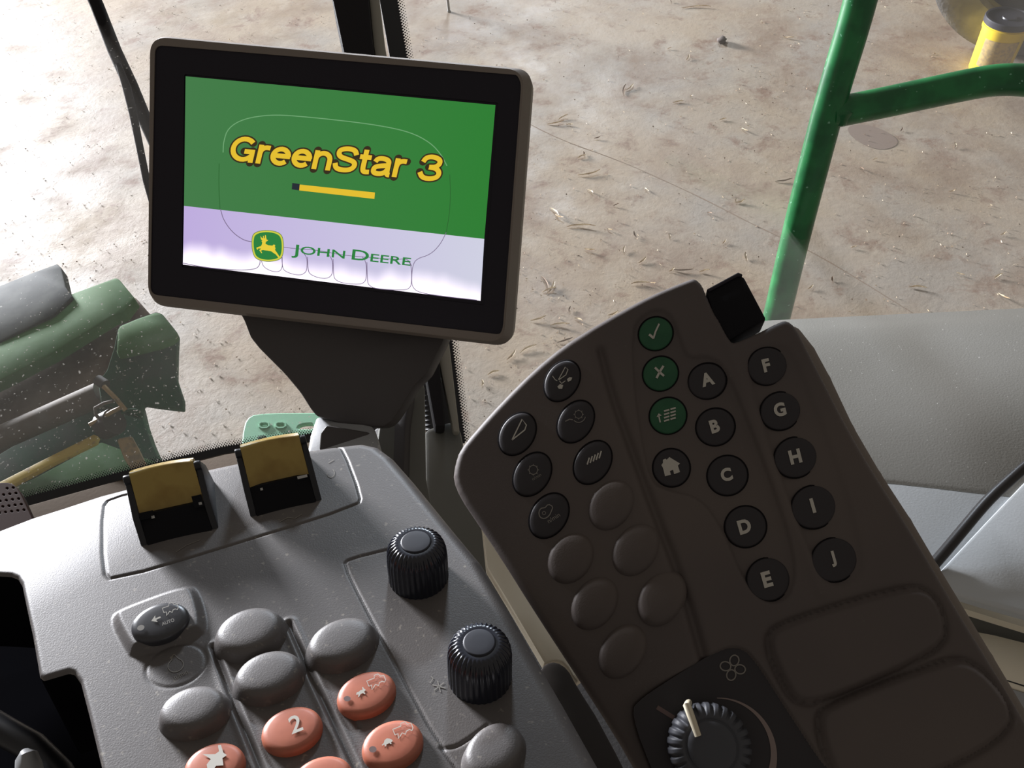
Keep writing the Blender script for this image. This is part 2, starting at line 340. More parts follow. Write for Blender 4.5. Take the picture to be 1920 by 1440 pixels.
def floor_mat():
    m = bpy.data.materials.new('dusty_concrete'); m.use_nodes = True; t = m.node_tree; N = t.nodes; L = t.links; b = N['Principled BSDF']; tc = N.new('ShaderNodeTexCoord')
    src = None
    def noise(sc, det, rough=.6, dist_=0):
        n = N.new('ShaderNodeTexNoise'); n.inputs['Scale'].default_value = sc; n.inputs['Detail'].default_value = det; n.inputs['Roughness'].default_value = rough; n.inputs['Distortion'].default_value = dist_
        L.new(tc.outputs['Object'], n.inputs[0]); return n
    def lay(c2, n, lo, hi, amt=1):
        nonlocal src
        mr = N.new('ShaderNodeMapRange'); mr.inputs[1].default_value = lo; mr.inputs[2].default_value = hi; mr.inputs[4].default_value = amt; L.new(n.outputs[0], mr.inputs[0])
        mx = N.new('ShaderNodeMix'); mx.data_type = 'RGBA'; L.new(mr.outputs[0], mx.inputs[0])
        if src is None: mx.inputs[6].default_value = (.36, .285, .20, 1)
        else: L.new(src, mx.inputs[6])
        mx.inputs[7].default_value = c2; src = mx.outputs[2]
    lay((.32, .29, .25, 1), noise(.9, 4), .42, .62, .8)
    lay((.245, .175, .12, 1), noise(1.3, 8, .68, .4), .47, .66, .9)
    lay((.43, .37, .29, 1), noise(3.2, 6, .65), .53, .72, .7)
    lay((.20, .12, .078, 1), noise(4.2, 9, .72, .3), .54, .66, .85)
    lay((.17, .115, .075, 1), noise(26, 5, .7), .62, .72, .6)
    L.new(src, b.inputs['Base Color'])
    r = noise(2.1, 5); mr = N.new('ShaderNodeMapRange'); mr.inputs[1].default_value = .35; mr.inputs[2].default_value = .68; mr.inputs[3].default_value = .44; mr.inputs[4].default_value = .78; b.inputs['Specular IOR Level'].default_value = .35; L.new(r.outputs[0], mr.inputs[0]); L.new(mr.outputs[0], b.inputs['Roughness'])
    h = noise(22, 6, .7); bp = N.new('ShaderNodeBump'); bp.inputs['Strength'].default_value = .35; bp.inputs['Distance'].default_value = .006; L.new(h.outputs[0], bp.inputs['Height']); L.new(bp.outputs[0], b.inputs['Normal'])
    return m
M['floor'] = floor_mat()
M['glass'] = glass_mat('dusty_windshield', .045, .55); M['glass2'] = glass_mat('side_window_glass', .05, .0)

# ================================================================== SETTING
# shed floor
g = []; nx_, ny_ = 90, 90
for j in range(ny_+1):
    for i in range(nx_+1):
        x = -9+20*i/nx_; y = -3+18*j/ny_; g.append((x, y, .0004*math.sin(x*2.1+y)*math.cos(y*1.7)-.0006))
tag(mk('floor', g, [(j*(nx_+1)+i, j*(nx_+1)+i+1, (j+1)*(nx_+1)+i+1, (j+1)*(nx_+1)+i) for j in range(ny_) for i in range(nx_)], M['floor']), 'dusty beige concrete shed floor strewn with dry husks', kind='structure')
FLOOR = bpy.data.objects['floor']
jp = [ground(u, v, .001) for u, v in chaikin([(960, 215), (1050, 262), (1160, 300), (1250, 340), (1330, 378), (1420, 425), (1520, 470), (1620, 530), (1700, 580), (1800, 640)], 2, False)]
V = []; Fc = []
for k, p in enumerate(jp):
    w = .0025+.004*random.random(); V += [p+np.array([0, w, 0]), p-np.array([0, w, 0])]
Fc = [(2*k, 2*k+1, 2*k+3, 2*k+2) for k in range(len(jp)-1)]
mk('joint', V, Fc, mat('floor_joint_dirt', (.25, .18, .125, 1), .9), FLOOR, label='dirt-filled joint line in the concrete')
# damp stain
sg = chaikin([(1590, 235), (1625, 232), (1660, 245), (1685, 262), (1680, 275), (1650, 282), (1615, 270), (1590, 250)], 2)
mk('stain', [ground(u, v, .0009) for u, v in sg], [list(range(len(sg)))], mat('damp_stain', (.215, .16, .125, 1), .6), FLOOR, label='damp dark stain beside the green rail')

# cab shell: windshield, side window, pillar, sill, floor
nW = (-.05, .28, 1); PW = at(400, 500, 1.12); NW = camdir(*nW)
ws = thing('window_1', 'dusty front windshield behind the display', None, PW, kind='structure')
prism('glass_pane', pp([(-500, -500), (600, -500), (690, 0), (800, 600), (835, 788), (590, 812), (421, 837), (207, 890), (60, 929), (-500, 1080)], PW, NW), NW, .005, M['glass'], ws)
band = [(-500, 1078), (60, 929), (207, 890), (330, 858), (421, 837), (590, 812), (700, 800), (835, 788)]
low = [(-500, 1102), (60, 949), (207, 908), (330, 874), (421, 851), (590, 827), (700, 815), (835, 803)]
prism('frit_band', pp(band+low[::-1], PW+NW*.002, NW), NW, .004, M['black'], ws, label='black ceramic edge band')
def frit_dots(line, off, name, parent, P0, n, rows=4, pitch=5.0, size=2.1):
    L_ = np.array(line, float); seg = np.linalg.norm(np.diff(L_, axis=0), axis=1); tot = seg.sum(); cs = np.concatenate([[0], np.cumsum(seg)]); V = []; Fc = []
    for r_ in range(rows):
        sz = size*(1-.72*r_/rows); s = (r_ % 2)*pitch/2
        while s < tot:
            k = min(np.searchsorted(cs, s, 'right')-1, len(seg)-1); p = L_[k]+(L_[k+1]-L_[k])*(s-cs[k])/seg[k]; d = (L_[k+1]-L_[k])/seg[k]; nn = np.array([d[1], -d[0]])*off
            c = p+nn*(1+r_*pitch*.62); b = len(V)
            for a_, b_ in ((1, 0), (0, 1), (-1, 0), (0, -1)): V.append(hitp(c[0]+a_*sz, c[1]+b_*sz, P0, n))
            Fc.append((b, b+1, b+2, b+3)); s += pitch
    o = mk(name, V, Fc, M['black'], parent, smooth=False); o['kind'] = 'stuff'; return o
frit_dots(band, 1, 'frit_dot', ws, PW+NW*.0025, NW)
PS = at(1200, 300, 1.15); NS = camdir(.25, .3, 1)
w2 = thing('window_2', 'clear side window right of the black pillar', None, PS, kind='structure')
prism('glass_pane', pp([(720, -500), (2500, -500), (2500, 1100), (960, 900), (868, 835), (845, 640), (760, 100)], PS, NS), NS, .005, M['glass2'], w2)
fl = [(700, -300), (745, 0), (760, 90), (800, 330), (848, 645), (872, 830)]
prism('frit_band', pp(fl+[(846, 832), (832, 800), (824, 648), (770, 330), (728, 90), (712, 0), (668, -300)], PS+NS*.003, NS), NS, .004, M['black'], w2, label='black ceramic edge band')
frit_dots(fl, 1, 'frit_dot', w2, PS+NS*.0035, NS, rows=4, pitch=5.5, size=2.4)
tr = thing('trim_1', 'black cab corner pillar behind the display', None, at(720, 300, 1.08), kind='structure')
dP = 1.08
pprism('pillar_trim', [(575, -300), (623, 0), (641, 85), (690, 330), (790, 660), (815, 800), (835, 800), (822, 650), (740, 330), (700, 85), (692, 0), (640, -300)], dP, (.1, .3, 1), .04, M['blackmat'], tr, .004)
pprism('pillar_strip', [(640, -300), (692, 0), (700, 85), (740, 330), (815, 640), (850, 810), (862, 810), (842, 640), (765, 330), (722, 85), (712, 0), (660, -300)], dP+.02, (.1, .3, 1), .02, M['striplight'], tr, .003)
t2 = thing('trim_2', 'taupe sill strip under the windshield', None, at(300, 930, 1.0), kind='structure')
pprism('sill', [(-400, 1060), (60, 944), (207, 903), (330, 870), (421, 847), (600, 822), (840, 800), (840, 940), (500, 1000), (-400, 1200)], 1.02, (0, 1.0, .9), .02, M['taupe'], t2, .004, ref=(300, 930))
fc = thing('floor_2', 'dark cab floor under the consoles', None, at(900, 1200, 1.15), kind='structure')
pprism('floor_mat', [(-500, 1100), (100, 975), (600, 880), (870, 860), (1300, 860), (1700, 1100), (2300, 1250), (2300, 2000), (-500, 2000)], 1.12, (.0, 1.1, 1), .03, M['cabfloor'], fc, ref=(900, 1200))

# ================================================================== LEFT CONSOLE
SL = Surf(780, 1030, .37, (.02, 1.473, 1))
bl0 = SL.flat2([(-100, 1240), (560, 890)]); bdir = nrm(bl0[1]-bl0[0]); bnor = np.array([-bdir[1], bdir[0]])
if bnor@(SL.flat2([(0, 900)])[0]-bl0[0]) < 0: bnor = -bnor
def hfL0(S, T):                                                  # far left shoulder falls away
    D = np.maximum(0, (S-bl0[0, 0])*bnor[0]+(T-bl0[0, 1])*bnor[1]); return -1.4*D*D
SL.hf = hfL0; f2 = SL.hit2
LL = {
 'plate': chaikin(f2([(300, 912), (205, 935), (194, 950), (194, 1072), (210, 1089), (440, 1020), (672, 947), (677, 930), (644, 842), (628, 832), (600, 835)]), 1, False),
 'knobplate': chaikin(f2([(728, 1030), (655, 1048), (645, 1058), (681, 1131), (740, 1242), (827, 1402), (848, 1403), (870, 1393), (914, 1360)]), 1, False),
 'kp2': f2([(827, 1402), (855, 1440), (900, 1500)]),
 'g1': f2([(400, 1213), (438, 1315), (489, 1440), (540, 1560)]), 'g2': f2([(542, 1169), (591, 1280), (667, 1440), (730, 1570)]),
 'g3': f2([(662, 1344), (672, 1364)]),
 'frame': chaikin(f2([(205, 1160), (230, 1142), (352, 1098), (374, 1108), (392, 1180), (372, 1196), (250, 1234), (236, 1222)]), 2),
}
EL = SL.hit2(arc(330, 1248, 58, 38, 0, 350, 40, 20))
dial_hole = None
def hfL(S, T):
    z = hfL0(S, T)
    for k, dpt, w in (('plate', .0009, .00055), ('knobplate', .0008, .00055), ('kp2', .0008, .00055), ('g3', .0008, .0008)):
        d, _, _, _ = dist(S, T, LL[k], False); z = z-dpt*np.exp(-(d/w)**2)
    for k in ('g1', 'g2'):
        d, _, _, _ = dist(S, T, LL[k], False); z = z-.0014*np.exp(-(d/.0009)**2)+.0006*np.exp(-((d-.0022)/.0011)**2)
    d, _, _, ins = dist(S, T, LL['frame']); z = z+.0035*np.where(ins, sm(d/.0045+.15), sm(.15-d/.004))
    d, _, _, _ = dist(S, T, EL); z = z-.0004*np.exp(-(d/.0006)**2)
    return z
SL.hf = hfL
A = thing('armrest_console', 'large grey armrest console with orange oval buttons, two black knobs and two yellow paddles', 'console', SL.O)
SL.hf = hfL0; outL = SL.hit2([(-160, 1040), (0, 985), (60, 962), (120, 943), (190, 920), (310, 889), (430, 862), (540, 841), (620, 829), (680, 822), (712, 829), (740, 850), (780, 895), (850, 980), (905, 1045), (965, 1145), (1010, 1225), (1060, 1310), (1140, 1450), (1200, 1560), (640, 1600), (215, 1560), (190, 1440), (166, 1340), (150, 1278), (138, 1261), (128, 1258), (80, 1272), (73, 1266), (60, 1190), (40, 1095), (32, 1082), (20, 1077), (-160, 1072)])
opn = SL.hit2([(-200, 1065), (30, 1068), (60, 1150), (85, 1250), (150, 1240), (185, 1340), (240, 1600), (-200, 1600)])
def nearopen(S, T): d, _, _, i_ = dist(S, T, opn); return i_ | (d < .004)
SL.hf = hfL
hf_body('body', SL, outL, .0006, .05, M['console'], A, lambda S, T: .0018+.0067*sm(np.where(dist(S, T, opn)[3], 0, dist(S, T, opn)[0]-.001)/.022), .0, dark=(nearopen, M['void']))  # skirt faces at the opening coloured black as its shade
# black sheet standing in for the shade inside the hand opening
pprism('opening_shade_sheet', [(-200, 1060), (60, 1060), (95, 1250), (165, 1250), (260, 1600), (-200, 1600)], .40, (.02, 1.473, 1), .01, M['blackmat'], A, ref=(60, 1300)); bpy.data.objects['opening_shade_sheet'].data.materials[0] = M['void']

def oval(surf, u, v, a, b, ang, h, mtl, parent, name='button', label=None, prof=None, seat=True):
    h0 = h*.7
    c = surf.hit(u, v, h0); ca, sa = math.cos(R(ang)), math.sin(R(ang))
    # tangent frame of the relief under the button
    e1 = surf.hit(u+a*ca, v-a*sa, h0)-surf.hit(u-a*ca, v+a*sa, h0); e2 = surf.hit(u-b*sa, v-b*ca, h0)-surf.hit(u+b*sa, v+b*ca, h0)
    e1 /= 2; e2 /= 2; n = nrm(np.cross(e1, e2)); n = n if n@surf.N > 0 else -n; c = c-n*h0
    prof = prof or [(1.0, -.3), (1.0, .35), (.97, .68), (.90, .86), (.75, .95), (.5, 1.0), (.25, 1.03)]
    V = []; Fc = []; K = 40
    for r_, z in prof:
        for k in range(K):
            t = 2*math.pi*k/K; V.append(c+r_*(e1*math.cos(t)+e2*math.sin(t))+n*z*h)
    for i in range(len(prof)-1):
        for k in range(K): Fc.append((i*K+k, i*K+(k+1) % K, (i+1)*K+(k+1) % K, (i+1)*K+k))
    V.append(c+n*prof[-1][1]*h*1.005); m = len(V)-1; Fc += [((len(prof)-1)*K+k, (len(prof)-1)*K+(k+1) % K, m) for k in range(K)]
    o = mk(name, V, Fc, mtl, parent, label=label); return o, c+n*(h*1.04+.00025), n
bump_prof = [(1.16, -.25), (1.10, .05), (1.05, .3), (1.0, .55), (.94, .75), (.84, .89), (.7, .96), (.45, 1.0), (.2, 1.01)]
def rect_prof(): return None
for u, v, lb in ((467, 1181, 'upper'), (641, 1200, ''), (503, 1262, ''), (361, 1328, ''), (926, 1405, '')):
    oval(SL, u, v, 66 if u != 926 else 62, 40 if u != 926 else 46, 20 if u != 926 else 40, .0065, M['console'], A, 'blank_cap', 'raised blank grey oval cap', bump_prof)
ob = {}
for k, (u, v, a, b, lb) in enumerate([(547, 1367, 60, 41, 'orange oval button printed with 2'), (687, 1299, 58, 39, 'orange oval button with rabbit and machine symbol, upper of its column'), (736, 1394, 60, 43, 'orange oval button with tortoise and machine symbol'), (402, 1434, 60, 40, 'orange oval button with running rabbit'), (603, 1459, 60, 40, 'orange oval button at the bottom edge')]):
    ob[k] = oval(SL, u, v, a, b, 22, .0038, M['orange'], A, 'button', lb)
auto = oval(SL, 300, 1165, 57, 33, 20, .0035, M['keycap_gloss'], A, 'button', 'glossy black oval button printed AUTO')
def sym(btn, g, mt='print', name='symbol', label=None): return decal(name, g, btn[1], btn[2], M[mt], btn[0], label)
def txt(s, cx, cy, ang, size, bold=.02, sx=1, shx=0):
    V, Fc = text2(s, bold); c = (V.min(0)+V.max(0))/2; h = V[:, 1].max()-V[:, 1].min()
    return place2((V-c)/h, cx, cy, ang, size*sx, size, shx), Fc
sym(ob[0], txt('2', 554, 1357, 22, 32, .012, 1.15, .1))
mach = [(-1, .1), (-1, .9), (.2, .9), (.3, 1.25), (.9, 1.25), (1.1, .8), (1.6, .75), (1.6, .1), (1.35, -.2), (1.05, .05), (.6, 0), (.35, -.35), (0, 0), (-.4, -.3), (-.75, -.55), (-.55, .1), (-1, .1)]
def machine(cx, cy, ang, s, w): return stroke(place2(mach, cx, cy, ang, s, s), w)
def blob(pts, cx, cy, ang, s): return fill(place2(pts, cx, cy, ang, s, s))
rabbit = [(-1, 0), (-.75, .35), (-.3, .35), (.1, .5), (.45, .4), (.6, .9), (.75, .9), (.8, .5), (1.0, .35), (.95, .1), (.6, 0), (.7, -.5), (.5, -.5), (.3, -.15), (-.2, -.2), (-.6, -.55), (-.8, -.5), (-.55, -.1)]
tort = [(-1, 0), (-.6, .15), (-.35, .5), (.1, .65), (.5, .45), (.8, .1), (.8, -.1), (.5, -.15), (.5, -.4), (.3, -.4), (.2, -.2), (-.3, -.2), (-.45, -.45), (-.65, -.4), (-.6, -.1), (-1, -.15)]
sym(ob[1], join2(blob(rabbit, 677, 1299, 22, 10), machine(704, 1283, 22, 13, 1.6)))
sym(ob[1], fill(arc(651, 1310, 6.5, 5)), 'dotgrey', 'indicator', 'round grey indicator')
sym(ob[2], join2(blob(tort, 727, 1392, 22, 12), machine(754, 1374, 22, 14, 1.8)))
sym(ob[2], fill(arc(699, 1405, 7, 6)), 'dotgrey', 'indicator', 'round grey indicator')
sym(ob[3], blob([(-1, -.6), (-.9, -.1), (-.4, .2), (-.65, .55), (-.9, .85), (-.3, .6), (.1, .45), (.5, .55), (.6, 1.05), (.85, 1.0), (.8, .3), (1.0, .0), (.55, -.1), (.4, -.7), (-.2, -.5), (-.5, -.7)], 405, 1424, 22, 22))
sym(auto, join2(machine(318, 1146, 20, 11, 1.4), fill(place2([(-1, 0), (.2, .8), (0, .2), (1.1, .2), (1.1, -.1), (0, -.15), (.2, -.7)], 292, 1161, 22, 9, 9))), 'print')
sym(auto, txt('AUTO', 315, 1166, 20, 6.5, .02), 'dimprint')
sym(auto, fill(arc(264, 1177, 7, 5, rot=20)), 'dimprint', 'indicator', 'oval grey indicator')
# engraved marks on the body
nL = SL.N; PL = SL.O+nL*.0002
sick = chaikin([(-.25, .75), (-.25, .55), (-.8, .2), (-.95, -.4), (-.5, -.95), (.3, -.95), (.85, -.5), (.85, .1), (.45, .5), (.3, .8), (.1, 1.15), (-.25, .75)], 2, False)
decal('symbol', join2(stroke(place2(sick, 329, 1244, 15, 17, 16), 1.6), txt('n/min', 339, 1264, 25, 9, .0)), PL, nL, M['dimprint'], A, 'faint engine-speed symbol')
ast = join2(*[stroke([(823-13*math.cos(t), 1287-11*math.sin(t)), (823+13*math.cos(t), 1287+11*math.sin(t))], 2.2) for t in (.3, 1.35, 2.4)], stroke([(806, 1281), (812, 1272), (808, 1268)], 2))
decal('symbol', ast, PL, nL, M['dimprint'], A, 'faint star mark beside the lower knob')
decal('symbol', join2(stroke([(525, 978), (540, 970), (553, 972), (566, 964)], 1.5), stroke(arc(620, 887, 7, 8, 180, 420), 1.5), stroke([(616, 868), (626, 862)], 1.5), stroke([(330, 1035), (350, 1022), (376, 1012)], 1.0)), PL, nL, M['dimprint'], A, 'worn faint marks beside the paddles')

def knob(u, v, Rr, H, parent, label, n=34):
    c = SL.hit(u, v); X, Y, N_ = SL.X, SL.Y, SL.N; K = n*8
    prof = [(1.0, -.05, .3), (1.0, .1, .8), (1.0, .35, 1), (.995, .6, 1), (.97, .76, 1.2), (.92, .86, 1.6), (.85, .93, 1.6), (.76, .97, 1.0), (.66, 1.0, .3), (.58, 1.0, 0), (.53, 1.0, 0)]
    V = []; Fc = []
    for r_, z, m in prof:
        for k in range(K):
            t = 2*math.pi*k/K; q = Rr*(r_-.045*m*(.5+.5*math.cos(n*t+z*1.5))); V.append(c+q*(X*math.cos(t)+Y*math.sin(t))+N_*z*H)
    for i in range(len(prof)-1):
        for k in range(K): Fc.append((i*K+k, i*K+(k+1) % K, (i+1)*K+(k+1) % K, (i+1)*K+k))
    V.append(c+N_*H*.97); m = len(V)-1; Fc += [((len(prof)-1)*K+k, (len(prof)-1)*K+(k+1) % K, m) for k in range(K)]
    o = mk('knob', V, Fc, M['knob'], parent, label=label)
    V = []; Fc = []; K = 48; pr = [(.50, .92), (.50, 1.0), (.48, 1.018), (.44, 1.022), (.25, 1.026)]
    for r_, z in pr:
        for k in range(K): t = 2*math.pi*k/K; V.append(c+Rr*r_*(X*math.cos(t)+Y*math.sin(t))+N_*z*H)
    for i in range(len(pr)-1):
        for k in range(K): Fc.append((i*K+k, i*K+(k+1) % K, (i+1)*K+(k+1) % K, (i+1)*K+k))
    V.append(c+N_*H*1.028); m = len(V)-1; Fc += [((len(pr)-1)*K+k, (len(pr)-1)*K+(k+1) % K, m) for k in range(K)]
    mk('cap', V, Fc, M['knobcap'], o)
    return o
knob(785, 1081, .0133, .0215, A, 'black fluted knob, the one farther up the console')
knob(900, 1268, .0126, .0205, A, 'black fluted knob, the one nearer the bottom')

def paddle(B1, B2, T1, label, lean, chips):
    b1 = SL.hit(*B1); b2 = SL.hit(*B2); Wd = nrm(b2-b1); w = np.linalg.norm(b2-b1); N_ = SL.N; Fw = np.cross(N_, Wd); Fw = Fw if Fw[1] > 0 else -Fw
    fT, hT = .0250, .0236
    def P(f, h, x): return b1+Fw*f+N_*h+Wd*(x-(lean*h/hT))
    th = .0030
    def side(x0, nm):
        prof = [(-.0005, -.002), (fT*.35, hT*.45), (fT-.0026, hT-.004)]+[(fT-.0002+.0026*math.cos(R(a)), hT-.0026+.0026*math.sin(R(a))) for a in (170, 135, 90, 45, 10)]+[(fT+.010, hT*.55), (fT+.013, -.002)]
        return prism(nm, [P(f, h, x0) for f, h in prof], -Wd, th, M['black'], A, .0006)
    side(-.000, 'paddle_bracket'); side(w-th, 'paddle_bracket')
    # dark lower cover and yellow curved paddle
    def sheet(k0, k1, sag, mt, nm, lab, steps=10, lip=False):
        V = []; Fc = []; cols = 16
        ks = list(np.linspace(k0, k1, steps)); rows_ = [(fT*k, hT*k, 1) for k in ks]
        if lip:
            f1, h1 = rows_[-1][:2]; rows_ += [(f1+.0008, h1+.0008, 1), (f1+.0022, h1+.0010, 1), (f1+.0036, h1+.0002, 1), (f1+.0045, h1-.003, 1)]
        for f, h, _ in rows_:
            for j in range(cols+1):
                x = j/cols; s_ = sag*(1-(2*x-1)**2); V.append(P(f+s_+.0004, h-s_*.55, th+(w-2*th)*x))
        n_ = cols+1
        for i in range(len(rows_)-1):
            for j in range(cols): Fc.append((i*n_+j, i*n_+j+1, (i+1)*n_+j+1, (i+1)*n_+j))
        m = len(V); V2 = [p+Fw*.003-N_*.0015 for p in V]; Fc += [tuple(m+q for q in f[::-1]) for f in Fc]
        hh = len(rows_); rim = [j for j in range(n_)]+[i*n_+n_-1 for i in range(1, hh)]+[(hh-1)*n_+j for j in range(n_-2, -1, -1)]+[i*n_ for i in range(hh-2, 0, -1)]
        Fc += [(rim[q], rim[(q+1) % len(rim)], rim[(q+1) % len(rim)]+m, rim[q]+m) for q in range(len(rim))]
        return mk(nm, V+V2, Fc, mt, A, label=lab, auto=50)
    sheet(-.04, .42, .0004, M['void2'], 'paddle_cover', 'black lower cover of the paddle')
    sheet(.40, .965, .0050, M['yellow'], 'paddle', label, lip=True)
    for k0, x0, dx, dk, m in chips:
        V = [P(fT*(k0+b)-.0012, hT*(k0+b)+.0006, th+(w-2*th)*(x0+a)) for a, b in ((0, 0), (dx, 0), (dx, dk), (0, dk))]
        mk('worn_spot', V, [(0, 1, 2, 3)], m, A, smooth=False)
    return b1, fT, hT
paddle((264, 1027), (410, 993), (241, 891), 'worn yellow paddle nearer the left', .0028, [(.37, .0, .22, .10, M['void2']), (.36, .17, .05, .035, M['chip']), (.37, .84, .16, .17, M['void2']), (.40, .92, .05, .035, M['chip'])])
paddle((470, 972), (604, 940), (449, 842), 'worn yellow paddle nearer the display', .0012, [(.36, .16, .04, .035, M['chip']), (.40, .80, .17, .04, M['chip'])])

# ================================================================== KEYPAD CONSOLE
SR = Surf(1400, 850, .38, (-.10, .40, 1))
f2 = SR.flat2
GL = f2([(1126, 655), (1148, 740), (1188, 850), (1228, 960), (1275, 1080), (1310, 1200), (1345, 1330), (1400, 1500)])
GLs = chaikin(GL, 2, False)
rec1 = chaikin(f2([(1180, 625), (1192, 594), (1228, 572), (1262, 584), (1280, 630), (1292, 668), (1325, 660), (1362, 680), (1400, 770), (1450, 900), (1500, 1050), (1488, 1125), (1440, 1140), (1395, 1100), (1350, 990), (1310, 935), (1255, 925), (1215, 908), (1200, 830), (1186, 740)]), 2)
rec2 = chaikin(f2([(1390, 670), (1425, 640), (1470, 638), (1500, 668), (1590, 900), (1632, 1060), (1605, 1105), (1545, 1105), (1490, 990), (1425, 800)]), 2)
pad1 = chaikin(f2([(1430, 1195), (1475, 1165), (1690, 1100), (1745, 1105), (1775, 1165), (1768, 1218), (1570, 1308), (1500, 1322), (1470, 1290)]), 2)
pad2 = chaikin(f2([(1522, 1345), (1570, 1312), (1760, 1240), (1820, 1235), (1890, 1310), (1900, 1370), (1760, 1450), (1580, 1500)]), 2)
dpl_px = chaikin([(1178, 1335), (1200, 1308), (1270, 1262), (1350, 1214), (1385, 1208), (1415, 1228), (1480, 1330), (1560, 1450), (1620, 1540), (1300, 1620), (1230, 1470)], 2)
dpl = f2(dpl_px)
LFp = chaikin(f2([(935, 760), (1010, 680), (1110, 640), (1150, 750), (1200, 880), (1290, 1120), (1300, 1250), (1180, 1290), (1120, 1270), (1010, 1090), (925, 950)]), 2)
stepR = f2([(1350, 600), (1395, 730), (1440, 860), (1500, 1010), (1540, 1110)])
lnx = f2([(1122, 640), (1310, 1200)]); ldir = nrm(lnx[1]-lnx[0]); lnor = np.array([-ldir[1], ldir[0]])
if lnor@(f2([(900, 900)])[0]-lnx[0]) < 0: lnor = -lnor
def hfR_smooth(S, T):
    d = (S-lnx[0, 0])*lnor[0]+(T-lnx[0, 1])*lnor[1]-.002
    k = .004; return -math.tan(R(9))*(d+np.sqrt(d*d+k*k))/2
def hfR(S, T):
    z = hfR_smooth(S, T)
    d, _, _, _ = dist(S, T, GLs, False); z = z-.0030*np.exp(-(d/.0022)**2)
    for P_, dp, w in ((rec1, .0021, .0024), (rec2, .0013, .004)):
        d, _, _, ins = dist(S, T, P_); z = z-dp*np.where(ins, sm(d/w), 0)
    for P_ in (pad1, pad2):
        d, _, _, ins = dist(S, T, P_); z = z+.0026*np.where(ins, sm(d/.0032), 0)-.0018*np.where(ins, 0, np.exp(-(d/.0016)**2))
    d, _, _, ins = dist(S, T, dpl); z = z-.0018*np.where(ins, sm(d/.0012), 0)
    d, _, _, _ = dist(S, T, stepR, False); z = z+.0011*np.exp(-(d/.0028)**2)
    return z
SR.hf = hfR_smooth
outR = chaikin(SR.hit2([(851, 872), (860, 842), (892, 803), (940, 750), (1000, 690), (1055, 645), (1105, 614), (1160, 582), (1220, 550), (1288, 522), (1304, 518), (1318, 530), (1328, 556), (1352, 606), (1370, 638), (1378, 640), (1420, 622), (1462, 600), (1478, 597), (1494, 610), (1512, 645), (1548, 715), (1592, 800), (1640, 882), (1700, 975), (1752, 1062), (1800, 1145), (1852, 1228), (1906, 1318), (1960, 1410), (2020, 1520), (1500, 1640), (1260, 1580), (1205, 1470), (1150, 1375), (1090, 1282), (1000, 1144), (935, 1040), (893, 978), (862, 932), (848, 898)]), 1)
SR.hf = hfR
KP = thing('keypad_console', 'dark angled keypad console with lettered round keys and green keys', 'console', SR.O)
hf_body('body', SR, outR, .0008, .022, M['keypad'], KP, .0035, .10)
# thin back shell peeking out along the right edge
sh = [(1478, 603), (1500, 612), (1530, 650), (1560, 705), (1604, 798), (1655, 885), (1712, 972), (1764, 1060), (1866, 1228), (1975, 1410), (2020, 1500), (1800, 1500), (1500, 900)]
prism('back_shell', pp(sh, SR.O-SR.N*.014, SR.N), SR.N, .02, M['housing'], KP, .003)
# black clip block at the top
bl = thing('clip', None, None, SR.O) if False else None
pb = [(1324, 546), (1352, 529), (1384, 514), (1396, 519), (1438, 598), (1404, 616), (1366, 640), (1340, 600)]
prism('card_holder', pp(pb, SR.O-SR.N*.001, SR.N), SR.N, .016, M['void2'], KP, .0015, label='glossy black block between the two halves')
prism('card_holder_lip', pp([(1325, 542), (1384, 510), (1393, 514), (1391, 519), (1384, 518), (1330, 547)], SR.O-SR.N*.0002, SR.N), SR.N, .006, M['bezel'], KP, .0006)
keyp = [(1.06, -.5), (1.0, -.3), (1.0, .45), (.97, .78), (.91, .92), (.75, 1.0), (.4, 1.0)]
def ring(surf, u, v, a, b, ang):   # dark clearance gap around a key
    P = surf.hit(u, v, .0002)
KEYS = [('A', 1326, 714, 37, 34), ('B', 1341.5, 800, 37.5, 35.5), ('C', 1364, 891, 39, 38), ('D', 1398, 987, 40, 39.5), ('E', 1441, 1086, 41.6, 41.6),
        ('F', 1439, 686, 38, 36), ('G', 1463.5, 770, 39, 36), ('H', 1492, 857, 41.5, 38.5), ('I', 1526, 950, 43.2, 41), ('J', 1565, 1049, 44.2, 42)]
LP = {'A': (1326, 711, 25), 'B': (1340, 799, 25), 'C': (1362, 890, 25), 'D': (1396, 987, 27), 'E': (1438, 1086, 30), 'F': (1437, 685, 25), 'G': (1462, 768, 26), 'H': (1491, 856, 27), 'I': (1524, 948, 28), 'J': (1562, 1048, 30)}
gapm = mat('key_gap', (.008, .007, .008, 1), .9, spec=.1)
def key(u, v, a, b, ang, h, mtl, lab):
    r = oval(SR, u, v, a, b, ang, h, mtl, KP, 'key', lab, keyp)
    oval(SR, u, v, a+2.6, b+2.6, ang, .0004, gapm, KP, 'key_gap', None, [(1.0, -.5), (1.0, .5), (.97, 1.0)])
    return r
for ch_, u, v, a, b in KEYS:
    k = key(u, v, a-1.5, b-1.5, 20, .0014, M['keycap'], 'round black key lettered '+ch_)
    x, y, s = LP[ch_]; sym(k, txt(ch_, x, y, 16 if ch_ not in 'FGH' else 14, s, .045, .95), 'print', 'symbol')
gk = [key(1229.5, 625, 32, 30, 30, .0014, M['greencap'], 'green key with tick mark'), key(1238.5, 700, 33, 31, 30, .0014, M['greencap'], 'green key with X'), key(1252.5, 779, 34.5, 33, 30, .0014, M['greencap'], 'green key with arrow and list')]
sym(gk[0], join2(stroke([(1217, 627), (1221, 630), (1225, 634)], 4.5), stroke([(1225, 635), (1229, 622), (1236, 607)], 3.2)))
sym(gk[1], join2(stroke([(1228, 689), (1236, 697), (1245, 705)], 4.2), stroke([(1244, 686), (1237, 697), (1231, 709)], 4.2)))
